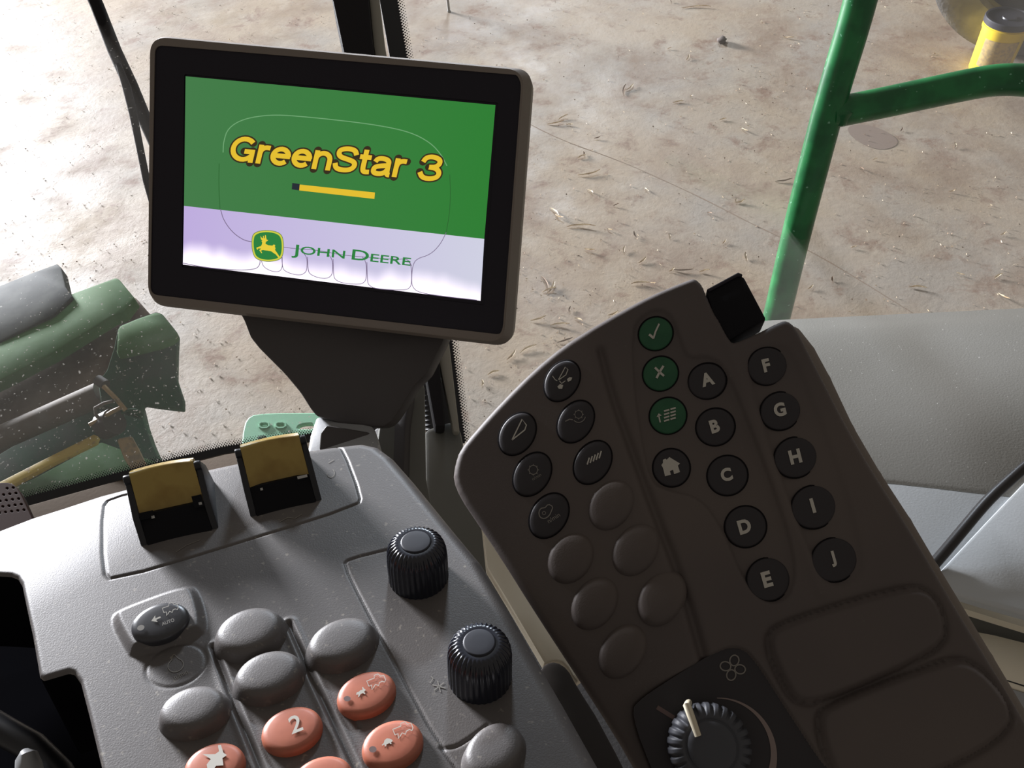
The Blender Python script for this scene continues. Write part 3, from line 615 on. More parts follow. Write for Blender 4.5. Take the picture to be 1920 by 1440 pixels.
gl = [stroke([(1245+i*12, 771+j*6.2-i*3.5), (1255+i*12, 768+j*6.2-i*3.5)], 3.0) for i in (0, 1) for j in range(4)]
sym(gk[2], join2(stroke([(1235, 779), (1236.5, 785), (1238, 792)], 2.6), fill([(1231, 782), (1235, 775), (1241, 779)]), *gl))
hk = key(1259, 876.5, 34, 35, 20, .0014, M['keycap'], 'round black key with house symbol')
sym(hk, fill([(1240, 872), (1243, 868), (1243, 862), (1248, 860), (1250, 862), (1255, 857), (1275, 869), (1271, 873), (1275, 885), (1264, 889), (1262, 881), (1256, 883), (1258, 890), (1247, 893), (1243, 877)]))
LK = [(1053.6, 713.6, 'round black key with grain-lift symbol'), (1079, 790, 'round black key with gear and grain symbol'), (969.5, 813, 'round black key with triangle symbol'), (1111, 866.5, 'round black key with slanted bars symbol'), (997.5, 888.7, 'round black key with gear speed symbol'), (1029, 966.4, 'round black key marked n/min')]
lk = [key(u, v, 40.5+(v-713)*.016, 29.5+(v-713)*.012, 57, .0016, M['keycap'], lb) for u, v, lb in LK]
tri = [(0, -1), (-.05, .9), (.3, .95), (.55, .3), (.5, .0), (0, -1)]
sym(lk[0], join2(stroke([(1047, 712), (1060, 688), (1065, 693), (1061, 703), (1048, 712)], 1.6), fill([(1045, 725), (1050, 720), (1056, 722), (1054, 729), (1048, 729)]), fill([(1063, 711), (1068, 707), (1073, 708), (1071, 713), (1065, 716)]), stroke([(1036, 705), (1041, 712), (1045, 714)], 1.4), stroke([(1049, 714), (1053, 719), (1060, 714)], 1.6)))
def gear(cx, cy, r_, w, n=8): return join2(stroke(arc(cx, cy, r_, r_*1.05), w, True), *[stroke([(cx+r_*math.cos(t), cy+r_*math.sin(t)), (cx+(r_+2.6)*math.cos(t), cy+(r_+2.6)*math.sin(t))], w*1.2) for t in np.linspace(0, 2*math.pi, n, endpoint=False)])
sym(lk[1], join2(gear(1085, 777, 7, 1.2), stroke(arc(1085, 778, 13, 14, 225, 345), 1.4), stroke([(1060, 790), (1068, 786), (1074, 787)], 2)), 'dimprint')
sym(lk[2], stroke([(960, 825), (979, 786), (987, 797), (984, 806), (960, 825)], 2.4))
sym(lk[3], join2(*[stroke([(1101+i*5.6, 871-i*2.9), (1105+i*5.6, 858-i*2.9-(.8 if i == 4 else 0))], 2.6) for i in range(5)]))
sym(lk[4], join2(gear(1000, 881, 8, 1.5), txt('n/min', 1006, 894, 30, 6, .0)), 'dimprint')
sym(lk[5], join2(stroke(chaikin([(1022, 952), (1028, 945), (1037, 950), (1034, 958), (1030, 967), (1021, 973), (1012, 970), (1010, 960), (1014, 953), (1021, 952)], 1), 2.0, True), stroke(arc(1020, 962, 3, 3), 1.2, True), txt('n/min', 1038, 971, 32, 8.5, .01)), 'dimprint')
for u, v, a, b in ((1145, 946, 50, 39), (1069, 1046, 50, 40), (1191, 1030, 52, 40), (1114, 1131, 53, 40), (1241, 1119, 53, 41), (1166.5, 1221, 55, 40)):
    oval(SR, u, v, a-3, b-3, 57, .0021, M['keypad'], KP, 'blank_key', 'raised blank key cover', [(1.12, -.3), (1.07, .1), (1.02, .45), (.95, .75), (.86, .92), (.65, 1.0), (.3, 1.02)])
# fan dial
prism('dial_plate', pp([(u*.985+1380*.015, v*.985+1380*.015) for u, v in dpl_px], SR.O-SR.N*.0014, SR.N), SR.N, .0008, M['keycap'], KP, label='dark plate with fan symbol')
PD = SR.O-SR.N*.0011
fan = join2(*[stroke(arc(1374+14*math.cos(R(a)), 1252-14*math.sin(R(a)), 10, 8.5, 0, 330, 20, a), 2.4, True) for a in (78, 168, 258, 348)])
decal('symbol', fan, PD, SR.N, M['dimprint'], KP, 'fan symbol with four blades')
t_ = np.linspace(0, 1, 40); ca_ = np.radians(92-150*t_); wd = 1.5+18*t_**1.1
cr_o = np.stack([1348+109*np.cos(ca_), 1420-112*np.sin(ca_)], 1); cr_i = np.stack([1348+(109-wd)*np.cos(ca_), 1420-(112-wd)*np.sin(ca_)], 1)
decal('scale', (np.vstack([cr_o, cr_i]), [(i, i+1, 40+i+1, 40+i) for i in range(39)]), PD, SR.N, mat('scale_print', (.22, .17, .155, 1), .6), KP, 'widening grey crescent around the fan dial')
decal('scale_tick', stroke([(1232, 1326), (1245, 1334), (1264, 1346)], 8), PD, SR.N, M['dotgrey'], KP)
def dialknob(u, v, rp, H):
    zb = -.0016
    def flat(u, v, h): return hitp(u, v, SR.O+SR.N*h, SR.N)
    c = flat(u, v, H*.8)-SR.N*(H*.8-zb); Rr = np.linalg.norm(flat(u+rp, v, H*.8)-flat(u, v, H*.8)); n = 26; K = n*8; V = []; Fc = []
    prof = [(1.0, 0, .4), (1.0, .3, 1), (.985, .6, 1.3), (.95, .8, 1.5), (.88, .92, 1.7), (.80, .97, 1.5), (.72, 1.0, .6), (.66, 1.0, 0), (.62, .97, 0), (.60, .95, 0), (.58, 1.0, 0), (.56, 1.03, 0), (.4, 1.05, 0), (.2, 1.05, 0)]
    for r_, z, m in prof:
        for k in range(K):
            t = 2*math.pi*k/K; sq = max(0, math.cos(n*t))**.6; q = Rr*(r_-.06*m*sq); V.append(c+q*(SR.X*math.cos(t)+SR.Y*math.sin(t))+SR.N*z*H)
    for i in range(len(prof)-1):
        for k in range(K): Fc.append((i*K+k, i*K+(k+1) % K, (i+1)*K+(k+1) % K, (i+1)*K+k))
    V.append(c+SR.N*H*1.05); m = len(V)-1; Fc += [((len(prof)-1)*K+k, (len(prof)-1)*K+(k+1) % K, m) for k in range(K)]
    return mk('dial', V, Fc, M['dial'], KP, label='toothed dark fan dial'), c+SR.N*H*1.05
dk, dc = dialknob(1334, 1400, 80, .012)
q0 = hitp(1309, 1380, dc, SR.N); q1 = hitp(1288, 1322, dc, SR.N); q2 = hitp(1292, 1317, dc-SR.N*.006, SR.N)
tube('pointer', [q0, q0*.5+q1*.5+SR.N*.0003, q1, q1*.4+q2*.6, q2], [.0014, .0016, .0017, .0015, .0013], mat('cream_pointer', (.62, .56, .42, 1), .5), dk, 12, 'cream pointer line on the dial')

# ================================================================== DISPLAY
DN = camdir(-.10, -.145, .984); DO = at(620, 350, .62)
D = thing('display_monitor', 'touchscreen display with dark bezel showing a green and white start screen', 'monitor', DO)
def dring(quad, rad_px, n=8):
    Q = np.array(quad, float); out = []
    for i in range(4):
        p = Q[i]; a = Q[i-1]; b = Q[(i+1) % 4]; e0 = (a-p)/np.linalg.norm(a-p); e1 = (b-p)/np.linalg.norm(b-p)
        s, e = p+e0*rad_px, p+e1*rad_px
        for k in range(n+1):
            t = k/n; out.append((1-t)**2*s+2*t*(1-t)*p+t*t*e)
    return np.array(out)
front = [(279, 66), (985, 130), (946, 645), (275, 567)]
rf = dring(front, 34); rb = dring([(290, 84), (979, 141), (944, 628), (281, 552)], 16)
def lp(px, z): return np.array([hitp(u, v, DO, DN)+DN*z for u, v in px])
cD = lp(front, 0).mean(0); UX = nrm(lp([(985, 130)], 0)[0]-lp([(279, 66)], 0)[0]); UY = np.cross(DN, UX)
def scl(P, dx, dy):
    d = P-cD; x = d@UX; y = d@UY; z = d@DN; hx, hy = .145, .105
    return cD+np.outer(x*(1+dx/hx), UX)+np.outer(y*(1+dy/hy), UY)+np.outer(z, DN)
rings = [lp(rb, -.0015), lp(rb, -.0002), scl(lp(rf, 0), -.0022, -.0022), scl(lp(rf, 0), -.0006, -.0006)-DN*.0008, lp(rf, 0)-DN*.003, scl(lp(rf, 0), .0045, .003)-DN*.012, scl(lp(rf, 0), .0045, .003)-DN*.030, scl(lp(rf, 0), -.004, -.006)-DN*.044, scl(lp(rf, 0), -.03, -.03)-DN*.052]
K = len(rf); V = np.vstack(rings); Fc = [(i*K+k, i*K+(k+1) % K, (i+1)*K+(k+1) % K, (i+1)*K+k) for i in range(len(rings)-1) for k in range(K)]; Fc.append([(len(rings)-1)*K+k for k in range(K)])
mk('housing', V, Fc, M['housing'], D, auto=35, label='grey-brown plastic housing')
sq = [(348, 143), (929, 196), (903, 567), (343, 497)]
so = dring([(344, 138), (934, 192), (907, 573), (339, 501)], 4, 2)
# bezel frame sloping in to the screen
K2 = len(rb); so2 = []
ri = dring([(344, 138), (934, 192), (907, 573), (339, 501)], 4, 8)
bz = [lp(rb, -.0012), lp(ri, -.0012), lp(ri, -.0034)]
V = np.vstack(bz); Fc = [(i*K2+k, i*K2+(k+1) % K2, (i+1)*K2+(k+1) % K2, (i+1)*K2+k) for i in range(2) for k in range(K2)]
mk('bezel', V, Fc, M['bezel'], D, auto=35, label='black bezel around the screen')
zs = -.0022
PSn = DO+DN*zs; e_ = .00015
def squad(name, q, mt, lift, label, parent, uvq=((0, 1), (1, 1), (1, 0), (0, 0))):
    return mk(name, pp(q, PSn+DN*lift, DN), [(3, 2, 1, 0)], mt, parent, smooth=False, label=label, uv=uvq)
scr = squad('screen', [(342, 137), (935, 191), (908, 573), (338, 502)], M['bezel'], 0, None, D)
squad('green_field', [(348, 143), (929, 197), (908, 448), (345, 386)], screen_mat('screen_green', 'green'), e_, 'green upper area of the screen', scr)
squad('white_band', [(345, 386), (908, 448), (901, 564), (343, 496)], screen_mat('screen_white', 'white'), e_, 'white lower band of the screen', scr)
EG = emit('screen_yellow', srgb(228, 190, 48)); ED = emit('screen_dark', srgb(52, 42, 26)); EGR = emit('screen_logo_green', srgb(42, 128, 62)); ELN = emit('screen_light_line', srgb(112, 165, 115)); EDL = emit('screen_grey_line', srgb(120, 105, 135)); EDG = emit('screen_dark_green_line', srgb(42, 95, 45)); EYB = emit('logo_yellow', srgb(205, 205, 70)); ENV = emit('screen_navy', srgb(35, 42, 50)); ESM = emit('screen_smudge', srgb(48, 108, 52))
def sdec(name, g, m, k, label=None): return decal(name, g, PSn+DN*(e_*k), DN, m, scr, label)
def glyphs(word, w):
    def A_(cx, cy, rx, ry, a0, a1, n=22): t = np.radians(np.linspace(a0, a1, n)); return np.stack([cx+rx*np.cos(t), cy+ry*np.sin(t)], 1)
    C_ = lambda P: chaikin(P, 3, False)
    GY = {'G': (1.0, [A_(.5, .5, .4, .4, 42, 335), [(.54, .42), (.93, .42)], [(.84, .46), (.84, .0)]]),
     'r': (.50, [[(.11, 0), (.11, .74)], C_([(.11, .40), (.14, .56), (.28, .65), (.46, .64)])]),
     'e': (.78, [A_(.38, .37, .29, .28, 0, 318), [(.10, .38), (.74, .38)]]),
     'n': (.76, [[(.11, 0), (.11, .74)], np.vstack([A_(.37, .40, .26, .25, 178, 0, 14), [(.63, .2), (.63, 0)]])]),
     'S': (.90, [C_([(.80, .70), (.72, .88), (.45, .93), (.16, .86), (.12, .70), (.22, .57), (.5, .51), (.78, .43), (.82, .26), (.68, .11), (.4, .07), (.14, .12), (.07, .32)])]),
     't': (.50, [C_([(.22, .95), (.22, .5), (.22, .16), (.30, .08), (.48, .10)]), [(.02, .66), (.46, .66)]]),
     'a': (.80, [C_([(.11, .52), (.18, .66), (.42, .68), (.62, .6), (.62, .42), (.62, .2), (.64, .06), (.74, .06)]), C_([(.62, .42), (.34, .38), (.12, .32), (.10, .12), (.26, .06), (.48, .09), (.62, .24)])]),
     '3': (.85, [C_([(.10, .70), (.18, .88), (.42, .94), (.70, .86), (.74, .68), (.60, .54), (.36, .52)]), C_([(.36, .52), (.64, .50), (.80, .34), (.74, .14), (.45, .06), (.18, .10), (.06, .30)])]), ' ': (.42, [])}
    out = []; x = 0
    for ch in word:
        a, st = GY[ch]
        for P in st:
            P = np.array(P, float).copy(); P[:, 0] += x; out.append(stroke(P, w))
            for e in (P[0], P[-1]):
                if w > .25: out.append(fill(np.array([e[0], e[1]])+np.stack([np.cos(np.linspace(0, 5.8, 12)), np.sin(np.linspace(0, 5.8, 12))], 1)*w/2))
        x += a+.02
    return join2(*out)
gt = glyphs('GreenStar 3', .185); go = glyphs('GreenStar 3', .30)
q = ((438, 253.5), (835, 293), (824, 340.5), (427, 301))
def wid(g): return ((g[0]-[0, 0])/[gt[0][:, 0].max(), 1.0], g[1])
sdec('title', quadmap(wid(gt), *q), EG, 4, 'yellow title GreenStar 3')
sdec('title_outline', quadmap(wid(go), *q), ED, 3, 'dark outline of the title')
sdec('progress_bar', fill([(562, 346), (703, 361), (702, 373), (561, 357)]), EG, 3, 'yellow progress bar')
sdec('progress_mark', fill([(548, 343), (562, 345), (561, 357), (547, 355)]), ENV, 3, 'dark end of the progress bar')
def comp(parts):
    x = 0; gs = []
    for s, k, dy in parts:
        V, Fc = text2(s, .012); V = V*k; V[:, 0] += x-V[:, 0].min(); V[:, 1] += dy; gs.append((V, Fc)); x = V[:, 0].max()+.07
    return join2(*gs)
jd = comp([('J', 1.0, -.09), ('OHN', .78, 0), (' ', .5, 0) if False else ('D', 1.02, 0), ('EERE', .78, 0)])
# spacing between the two words
V, Fc = jd; xs = text2('J', .012)[0][:, 0].ptp() if hasattr(np.ndarray, 'ptp') else np.ptp(text2('J', .012)[0][:, 0])
wO = np.ptp(text2('OHN', .012)[0][:, 0])*.78; cut = xs+.07+wO+.03; V[:, 0] += np.where(V[:, 0] > cut, .2, 0)
sdec('brand_name', quadmap(norm01((V, Fc)), (549, 455), (772, 479.5), (768, 507), (546, 483)), EGR, 3, 'green lettering JOHN DEERE')
shd = chaikin([(476, 436), (501, 431), (526, 437), (531.5, 452), (531, 476), (525, 487), (502, 491), (480, 486), (473.5, 472), (472, 450)], 2)
sc_ = lambda P, k: np.array([501.5, 461])+(P-np.array([501.5, 461]))*k
sdec('emblem_border', fill(sc_(shd, 1.03)), emit('logo_edge', srgb(60, 110, 60)), 2); sdec('emblem_border', fill(shd), EYB, 3); sdec('emblem', fill(sc_(shd, .90)), EGR, 4, 'green shield emblem')
dz = lambda P: [(440+x/5.333, 420+y/5.333) for x, y in P]
deer = join2(
 fill(dz([(262, 222), (275, 200), (300, 195), (335, 212), (372, 216), (392, 222), (402, 262), (380, 275), (330, 266), (290, 262), (262, 250)])),
 fill(dz([(380, 212), (392, 205), (406, 212), (402, 225), (408, 245), (402, 262), (380, 262)])),
 fill(dz([(402, 258), (425, 290), (447, 325), (444, 342), (430, 328), (412, 305), (372, 278), (352, 262)])),
 fill(dz([(272, 205), (276, 185), (268, 172), (290, 165), (332, 158), (334, 165), (312, 178), (308, 200)])),
 fill(dz([(258, 118), (268, 135), (285, 145), (283, 118), (291, 118), (295, 145), (302, 142), (303, 110), (312, 114), (316, 142), (322, 160), (300, 166), (276, 168), (262, 150)])),
 fill(dz([(270, 220), (240, 228), (216, 238), (228, 262), (234, 245), (262, 245)])), fill(dz([(268, 245), (246, 262), (268, 292), (276, 290), (262, 266), (290, 258)])))
sdec('deer', deer, emit('logo_deer', srgb(232, 205, 60)), 5, 'yellow leaping deer on the emblem')
z1 = lambda P: [(240+x/2.4, 40+y/2.4) for x, y in P]
def line(P, m, w=1.2, k=2.5, n=2): sdec('film_line', stroke(chaikin(z1(P), n, False), w), m, k)
line([(428, 590), (430, 540), (450, 480), (520, 438), (640, 420), (760, 426), (950, 445), (1130, 468), (1270, 498), (1360, 545), (1410, 600), (1435, 650)], ELN, 1.7)
line([(1448, 690), (1452, 780), (1446, 870), (1432, 950)], EDG, 1.1)
line([(1432, 950), (1405, 1005), (1360, 1050), (1300, 1068), (1282, 1095), (1276, 1150), (1278, 1195), (1310, 1222), (1440, 1240), (1570, 1254)], EDL)
line([(410, 640), (408, 740), (414, 845)], EDG, 1.1)
line([(416, 845), (430, 895), (470, 950), (520, 985), (556, 992)], EDL, 1.4)
line([(246, 1088), (350, 1108), (480, 1120), (560, 1118), (592, 1104), (596, 1062)], EDL, 1.4)
line([(600, 1062), (604, 1100), (640, 1124), (680, 1128), (694, 1110), (694, 1080), (694, 1060)], EDL)
for x0, x1, y in ((692, 806, 1138), (808, 921, 1154), (923, 1073, 1180), (1075, 1276, 1206)):
    s0 = 1020+(x0-700)*.09
    line([(x0, s0+30), (x0+2, y-40), (x0+8, y-18), (x0+40, y-2), (x1-30, y+5), (x1-6, y-8), (x1, y-30), (x1, s0+45), (x1-20, s0+18)], EDL, 1.2, 2.5, 2)
line([(700, 1016), (760, 1024), (860, 1030), (960, 1052), (1080, 1062), (1200, 1072), (1260, 1068), (1276, 1100)], EDL, 1.1)
# logo above the film lines is drawn later in height already
# bracket behind and below
nb = camdir(-.05, .1, 1)
NP = [(430, 560), (455, 597), (468, 632), (484, 652), (532, 700), (562, 736), (580, 765), (593, 781), (640, 795), (690, 801), (720, 800), (735, 790), (752, 765), (778, 722), (801, 700), (829, 645), (850, 600)]
prism('bracket', pp(NP, at(640, 700, .655), nb), nb, .030, M['neck'], D, .003, label='dark tapering bracket under the display')

# ------------------------------------------------------------------ things behind the display neck
dm = thing('display_mount', 'grey upright mount arm under the display', 'mount', at(750, 800, .72))
pprism('arm', [(700, 880), (712, 800), (740, 780), (775, 728), (785, 712), (793, 712), (797, 730), (800, 900), (840, 1100), (700, 1100)], .71, (.3, .3, 1), .03, M['postgrey'], dm, .003, ref=(760, 800))
pprism('arm_side', [(690, 880), (700, 806), (738, 782), (770, 732), (760, 800), (757, 900), (757, 1060), (690, 1060)], .700, (-.5, .3, 1), .01, M['neck'], dm, .002, ref=(740, 850))
bs = thing('mount_base', 'light grey angular base between right paddle and display bracket', 'base', at(640, 830, .62))
pprism('base', [(592, 778), (640, 786), (700, 796), (712, 830), (700, 870), (570, 870), (580, 815)], .64, (-.1, 1.0, .9), .02, M['greyplastic'], bs, .004, ref=(640, 820))
pprism('base_cheek', [(601, 812), (612, 797), (700, 812), (712, 870), (596, 870)], .635, (.2, .15, 1), .008, M['neck'], bs, .002, ref=(640, 830))
hb = thing('pillar_hose', 'black ribbed hose beside the pillar foot', 'hose', at(815, 740, .95))
hp = [at(u, v, .96) for u, v in chaikin([(780, 600), (792, 660), (802, 720), (812, 780), (818, 830)], 2, False)]
P = []; rr = []
hp = np.array(hp); L_ = np.linspace(0, len(hp)-1, 90)
for i, s in enumerate(L_): k = min(int(s), len(hp)-2); P.append(hp[k]+(hp[k+1]-hp[k])*(s-k)); rr.append(.0105+(.0012 if i % 3 == 0 else 0))
tube('hose', P, rr, M['black'], hb, 14)
pc = thing('pillar_cover', 'olive grey cover box at the foot of the pillar', 'cover', at(830, 900, .88))
pprism('cover', [(796, 806), (835, 792), (852, 790), (864, 806), (872, 850), (900, 960), (960, 1150), (800, 1150)], .88, (.1, .45, 1), .05, M['postgrey'], pc, .006, ref=(830, 880))
bw = thing('seat_trim', 'pale beige trim wedge in the gap between the two consoles', 'trim', at(980, 1120, .60))
pprism('trim_panel', [(896, 940), (905, 985), (913, 1062), (960, 1140), (1021, 1244), (1030, 1240), (1042, 1238), (1055, 1241), (1066, 1252), (1074, 1266), (1083, 1278), (1096, 1268), (1110, 1200), (1000, 1050)], .56, (.1, .8, 1), .012, M['cream'], bw, .001, ref=(980, 1120))
gv = thing('seat_base', 'dark brown rounded base below the beige trim wedge', 'base', at(1060, 1340, .58))
pprism('base', chaikin([(1010, 1262), (1022, 1243), (1044, 1239), (1066, 1254), (1080, 1282), (1130, 1360), (1230, 1560), (1020, 1560)], 1).tolist(), .50, (.1, .8, 1), .02, M['darkbase'], gv, .003, ref=(1060, 1340))

# perforated foot pad at left
fp = thing('foot_pedal', 'dark brown perforated pad at the left edge', 'pedal', at(20, 940, .8))
FN = camdir(-.2, .9, 1); FP = at(20, 940, .8)
oc = chaikin([(-60, 925), (0, 908), (22, 907), (34, 918), (52, 958), (66, 990), (20, 1010), (-60, 1030)], 1).tolist()
hol = [arc(4+i*11+j*4.5-33, 919+j*10-i*2.0+6, 3.6, 3.2, 0, 340, 8).tolist() for j in range(5) for i in range(6) if 2 < j*4.5+i*11-33 < 30+j*4.2 or i < 3]
plate('pad', [oc]+hol, FP, FN, .004, mat('brown_rubber', (.04, .018, .013, 1), .7, spec=.1), fp, .0006)
prism('pad_base', pp(oc, FP-FN*.0055, FN), FN, .01, M['blackmat'], fp)

# handle in the opening
lv = thing('control_lever', 'dark control lever with grey knob in the left opening', 'lever', at(40, 1400, .36))
tube('shaft', [at(u, v, d) for u, v, d in ((-60, 1330, .36), (10, 1372, .355), (60, 1400, .35), (110, 1450, .345), (150, 1520, .34))], .006, M['black'], lv)
tube('knob', [at(u, v, d) for u, v, d in ((47, 1412, .335), (50, 1418, .333), (54, 1440, .332), (60, 1480, .33))], [.0022, .0042, .0052, .0055], M['greyplastic'], lv)
# ------------------------------------------------------------------ right side console
sc = thing('side_console', 'light grey side console panel right of the keypad', 'panel', at(1750, 800, .8))
loft('cover', [[(1400, 603, 1.02), (1600, 593, .99), (1920, 578, .95), (2300, 560, .92)], [(1400, 640, .965), (1600, 630, .945), (1920, 610, .91), (2300, 600, .88)],
               [(1400, 760, .885), (1650, 750, .86), (1920, 735, .83), (2300, 720, .8)], [(1450, 872, .82), (1650, 893, .79), (1920, 925, .76), (2300, 950, .74)],
               [(1450, 890, .817), (1650, 903, .787), (1920, 936, .757), (2300, 965, .737)]], M['sidegrey'], sc, .012, ch=3)
loft('lower_panel', [[(1450, 893, .816), (1650, 904, .786), (1920, 937, .756), (2300, 966, .736)], [(1500, 1020, .75), (1700, 1080, .715), (1920, 1148, .69), (2300, 1240, .66)]], M['sidegrey_lit'], sc, .012, ch=2, label='lower panel of the side console, light painted into its grey')
pprism('lid', [(1742, 1092), (1775, 1058), (1850, 978), (1920, 905), (2100, 740), (2300, 700), (2300, 1230), (1920, 1146), (1800, 1112), (1760, 1100)], .708, (.05, .95, 1), .008, M['sidegrey_lit'], sc, .0025, ref=(1850, 1040), label='raised lid below the cable, light painted into its grey')
cb = thing('cable', 'black cable lying across the grey side console', 'cable', at(1830, 960, .70))
tube('cable_jacket', [at(u, v, d) for u, v, d in chaikin([(1700, 1110, .685), (1750, 1060, .695), (1800, 1000, .705), (1850, 940, .72), (1890, 903, .73), (1925, 872, .735), (2000, 815, .74), (2150, 740, .75)], 2, False)], .0050, M['cable'], cb)
ss = thing('door_sill', 'layered beige and olive trim strips below the side console', 'trim', at(1850, 1180, .72))
def strip(nm, rows, mt, th=.006): loft(nm, rows, mt, ss, th, ch=1)
strip('sill_gap', [[(1700, 1080, .75), (1920, 1140, .74), (2200, 1220, .73)], [(1700, 1100, .76), (1920, 1166, .75), (2200, 1250, .74)]], M['black'])
strip('trim_strip', [[(1700, 1096, .735), (1920, 1162, .725), (2200, 1245, .715)], [(1700, 1108, .725), (1920, 1176, .715), (2200, 1262, .705)]], M['cream'])
strip('sill_step', [[(1700, 1106, .74), (1920, 1174, .73), (2200, 1260, .72)], [(1700, 1160, .74), (1920, 1206, .73), (2200, 1290, .72)]], M['postgrey'])
strip('trim_strip', [[(1700, 1160, .73), (1920, 1202, .72), (2200, 1285, .71)], [(1720, 1200, .705), (1920, 1250, .695), (2200, 1330, .685)], [(1760, 1240, .70), (1920, 1296, .69), (2200, 1380, .68)]], M['cream'])
strip('sill_gap', [[(1800, 1245, .70), (1920, 1288, .69), (2200, 1375, .68)], [(1800, 1262, .71), (1920, 1303, .70), (2200, 1395, .69)]], M['black'])
strip('trim_strip', [[(1800, 1260, .70), (1920, 1300, .69), (2200, 1390, .68)], [(1800, 1420, .70), (1980, 1460, .69), (2200, 1500, .68)]], M['greyplastic'])

# ================================================================== OUTSIDE
# green handrail
hr = thing('handrail', 'green tubular handrail outside the side window', 'handrail', at(1560, 300, 1.15))
post = [at(u, v, d) for u, v, d in ((1660, -200, .97), (1615, 0, 1.03), (1560, 180, 1.09), (1531, 290, 1.13), (1490, 450, 1.20), (1455, 600, 1.28), (1425, 720, 1.34), (1395, 850, 1.42))]
tube('post', chaikin(post, 2, False), .0212, M['rail'], hr, 24)
rl = [at(u, v, d) for u, v, d in ((1556, 213, 1.10), (1590, 206, 1.10), (1650, 194, 1.10), (1720, 179, 1.095), (1790, 164, 1.09), (1850, 152, 1.085), (1890, 149, 1.08), (1930, 151, 1.075), (2050, 165, 1.05))]
tube('cross_rail', chaikin(rl, 2, False), .0208, M['rail'], hr, 24)
# weld fillet at the joint
tube('weld', [at(1572, 196, 1.092), at(1578, 215, 1.094), at(1574, 235, 1.10)], [.010, .0165, .008], M['rail'], hr, 16)

# wiper
wp = thing('wiper', 'black wiper arm and hose outside the windshield at upper left', 'wiper', at(230, 150, 1.2))
tube('arm', [at(u, v, 1.25) for u, v in chaikin([(150, -60), (182, 10), (215, 95), (245, 160), (272, 225), (320, 330)], 2, False)], [.0085]*4+[.0100]*22, M['blackmat'], wp, 10) if False else tube('arm', [at(u, v, 1.25) for u, v in ((150, -60), (182, 10), (215, 95), (245, 160), (272, 225), (320, 330))], [.0098, .0102, .0105, .0108, .0105, .0105], M['blackmat'], wp, 10)
tube('blade', [at(u, v, 1.23) for u, v in ((222, 120), (238, 165), (250, 215), (262, 275), (275, 340), (300, 430))], [.004, .0065, .006, .0055, .0055, .005], M['blackmat'], wp, 10)

# mint green step
sp = thing('cab_step', 'mint green perforated step plate below the windshield', 'step', at(520, 800, 1.7))
sn = np.array([0, 0, 1.]); SP = at(520, 800, 1.75)
so_ = chaikin([(456, 840), (458, 812), (464, 788), (480, 779), (540, 777), (700, 778), (700, 870), (456, 870)], 1).tolist()
holes = [chaikin([(x-8, y-4), (x+8, y-5), (x+9, y+3), (x-7, y+4)], 1).tolist() for x, y in ((495, 798), (526, 798))]+[chaikin([(554, 808), (558, 798), (570, 794), (590, 793), (592, 808)], 1).tolist()]
plate('tread', [so_]+holes, SP, sn, .006, M['mint'], sp, .003)
for x, y in ((490, 821), (520, 821)): prism('dimple', pp(chaikin([(x-8, y-5), (x+9, y-6), (x+10, y+2), (x-7, y+4)], 1), SP+sn*.009, sn), sn, .008, M['hdark'], sp, .001)
for x, y in ((495, 798), (526, 798)):
    tube('rim', [hitp(u, v, SP+sn*.004, sn) for u, v in np.vstack([chaikin([(x-9, y-5), (x+9, y-6), (x+10, y+4), (x-8, y+5)], 1), chaikin([(x-9, y-5), (x+9, y-6), (x+10, y+4), (x-8, y+5)], 1)[:1]])], .0028, M['mint'], sp, 6, cap=False)

# harvesting header at lower left
H = thing('harvest_header', 'green and rusty brown crop header with auger seen through the dusty windshield', 'header', at(150, 700, 2.6))
def hp_(name, px, d, n, th, m, bev=.006, ref=None, label=None): return pprism(name, px, d, n, th, M[m], H, bev, ref, label)
hp_('rear_flap', [(-300, 645), (0, 535), (60, 511), (107, 494), (115, 502), (123, 537), (136, 556), (100, 590), (0, 640), (-300, 760)], 3.05, (-.2, .9, 1), .05, 'hblack', ref=(60, 560), label='dark rubber flap')
hp_('top_sheet', [(-300, 735), (0, 622), (133, 551), (217, 520), (223, 523), (252, 558), (232, 584), (210, 592), (100, 660), (0, 712), (-300, 850)], 2.95, (-.15, .9, 1), .05, 'hgreen', ref=(130, 600), label='green top sheet')
hp_('inner_sheet', [(-300, 830), (0, 702), (100, 652), (212, 588), (252, 556), (282, 590), (240, 640), (205, 695), (183, 716), (100, 790), (0, 860), (-300, 1000)], 3.0, (-.1, .5, 1), .03, 'rust', ref=(130, 680), label='brown inner trough sheet')
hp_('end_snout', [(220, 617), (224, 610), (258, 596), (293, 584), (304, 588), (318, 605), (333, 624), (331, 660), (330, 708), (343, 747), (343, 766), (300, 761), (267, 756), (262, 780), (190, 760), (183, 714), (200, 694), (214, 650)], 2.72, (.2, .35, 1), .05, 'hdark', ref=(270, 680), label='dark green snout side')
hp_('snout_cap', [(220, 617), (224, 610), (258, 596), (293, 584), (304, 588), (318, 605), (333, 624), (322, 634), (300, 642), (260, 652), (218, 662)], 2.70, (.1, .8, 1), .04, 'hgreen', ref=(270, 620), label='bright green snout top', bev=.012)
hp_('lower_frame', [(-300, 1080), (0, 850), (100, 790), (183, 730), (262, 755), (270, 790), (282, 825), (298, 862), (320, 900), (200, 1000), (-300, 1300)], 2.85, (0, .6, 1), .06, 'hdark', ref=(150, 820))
hp_('deck', [(-300, 1080), (0, 925), (60, 898), (190, 828), (250, 850), (300, 868), (320, 900), (60, 1000), (-300, 1250)], 2.70, (0, .9, 1), .03, 'hgreen', ref=(150, 890), label='green lower deck')
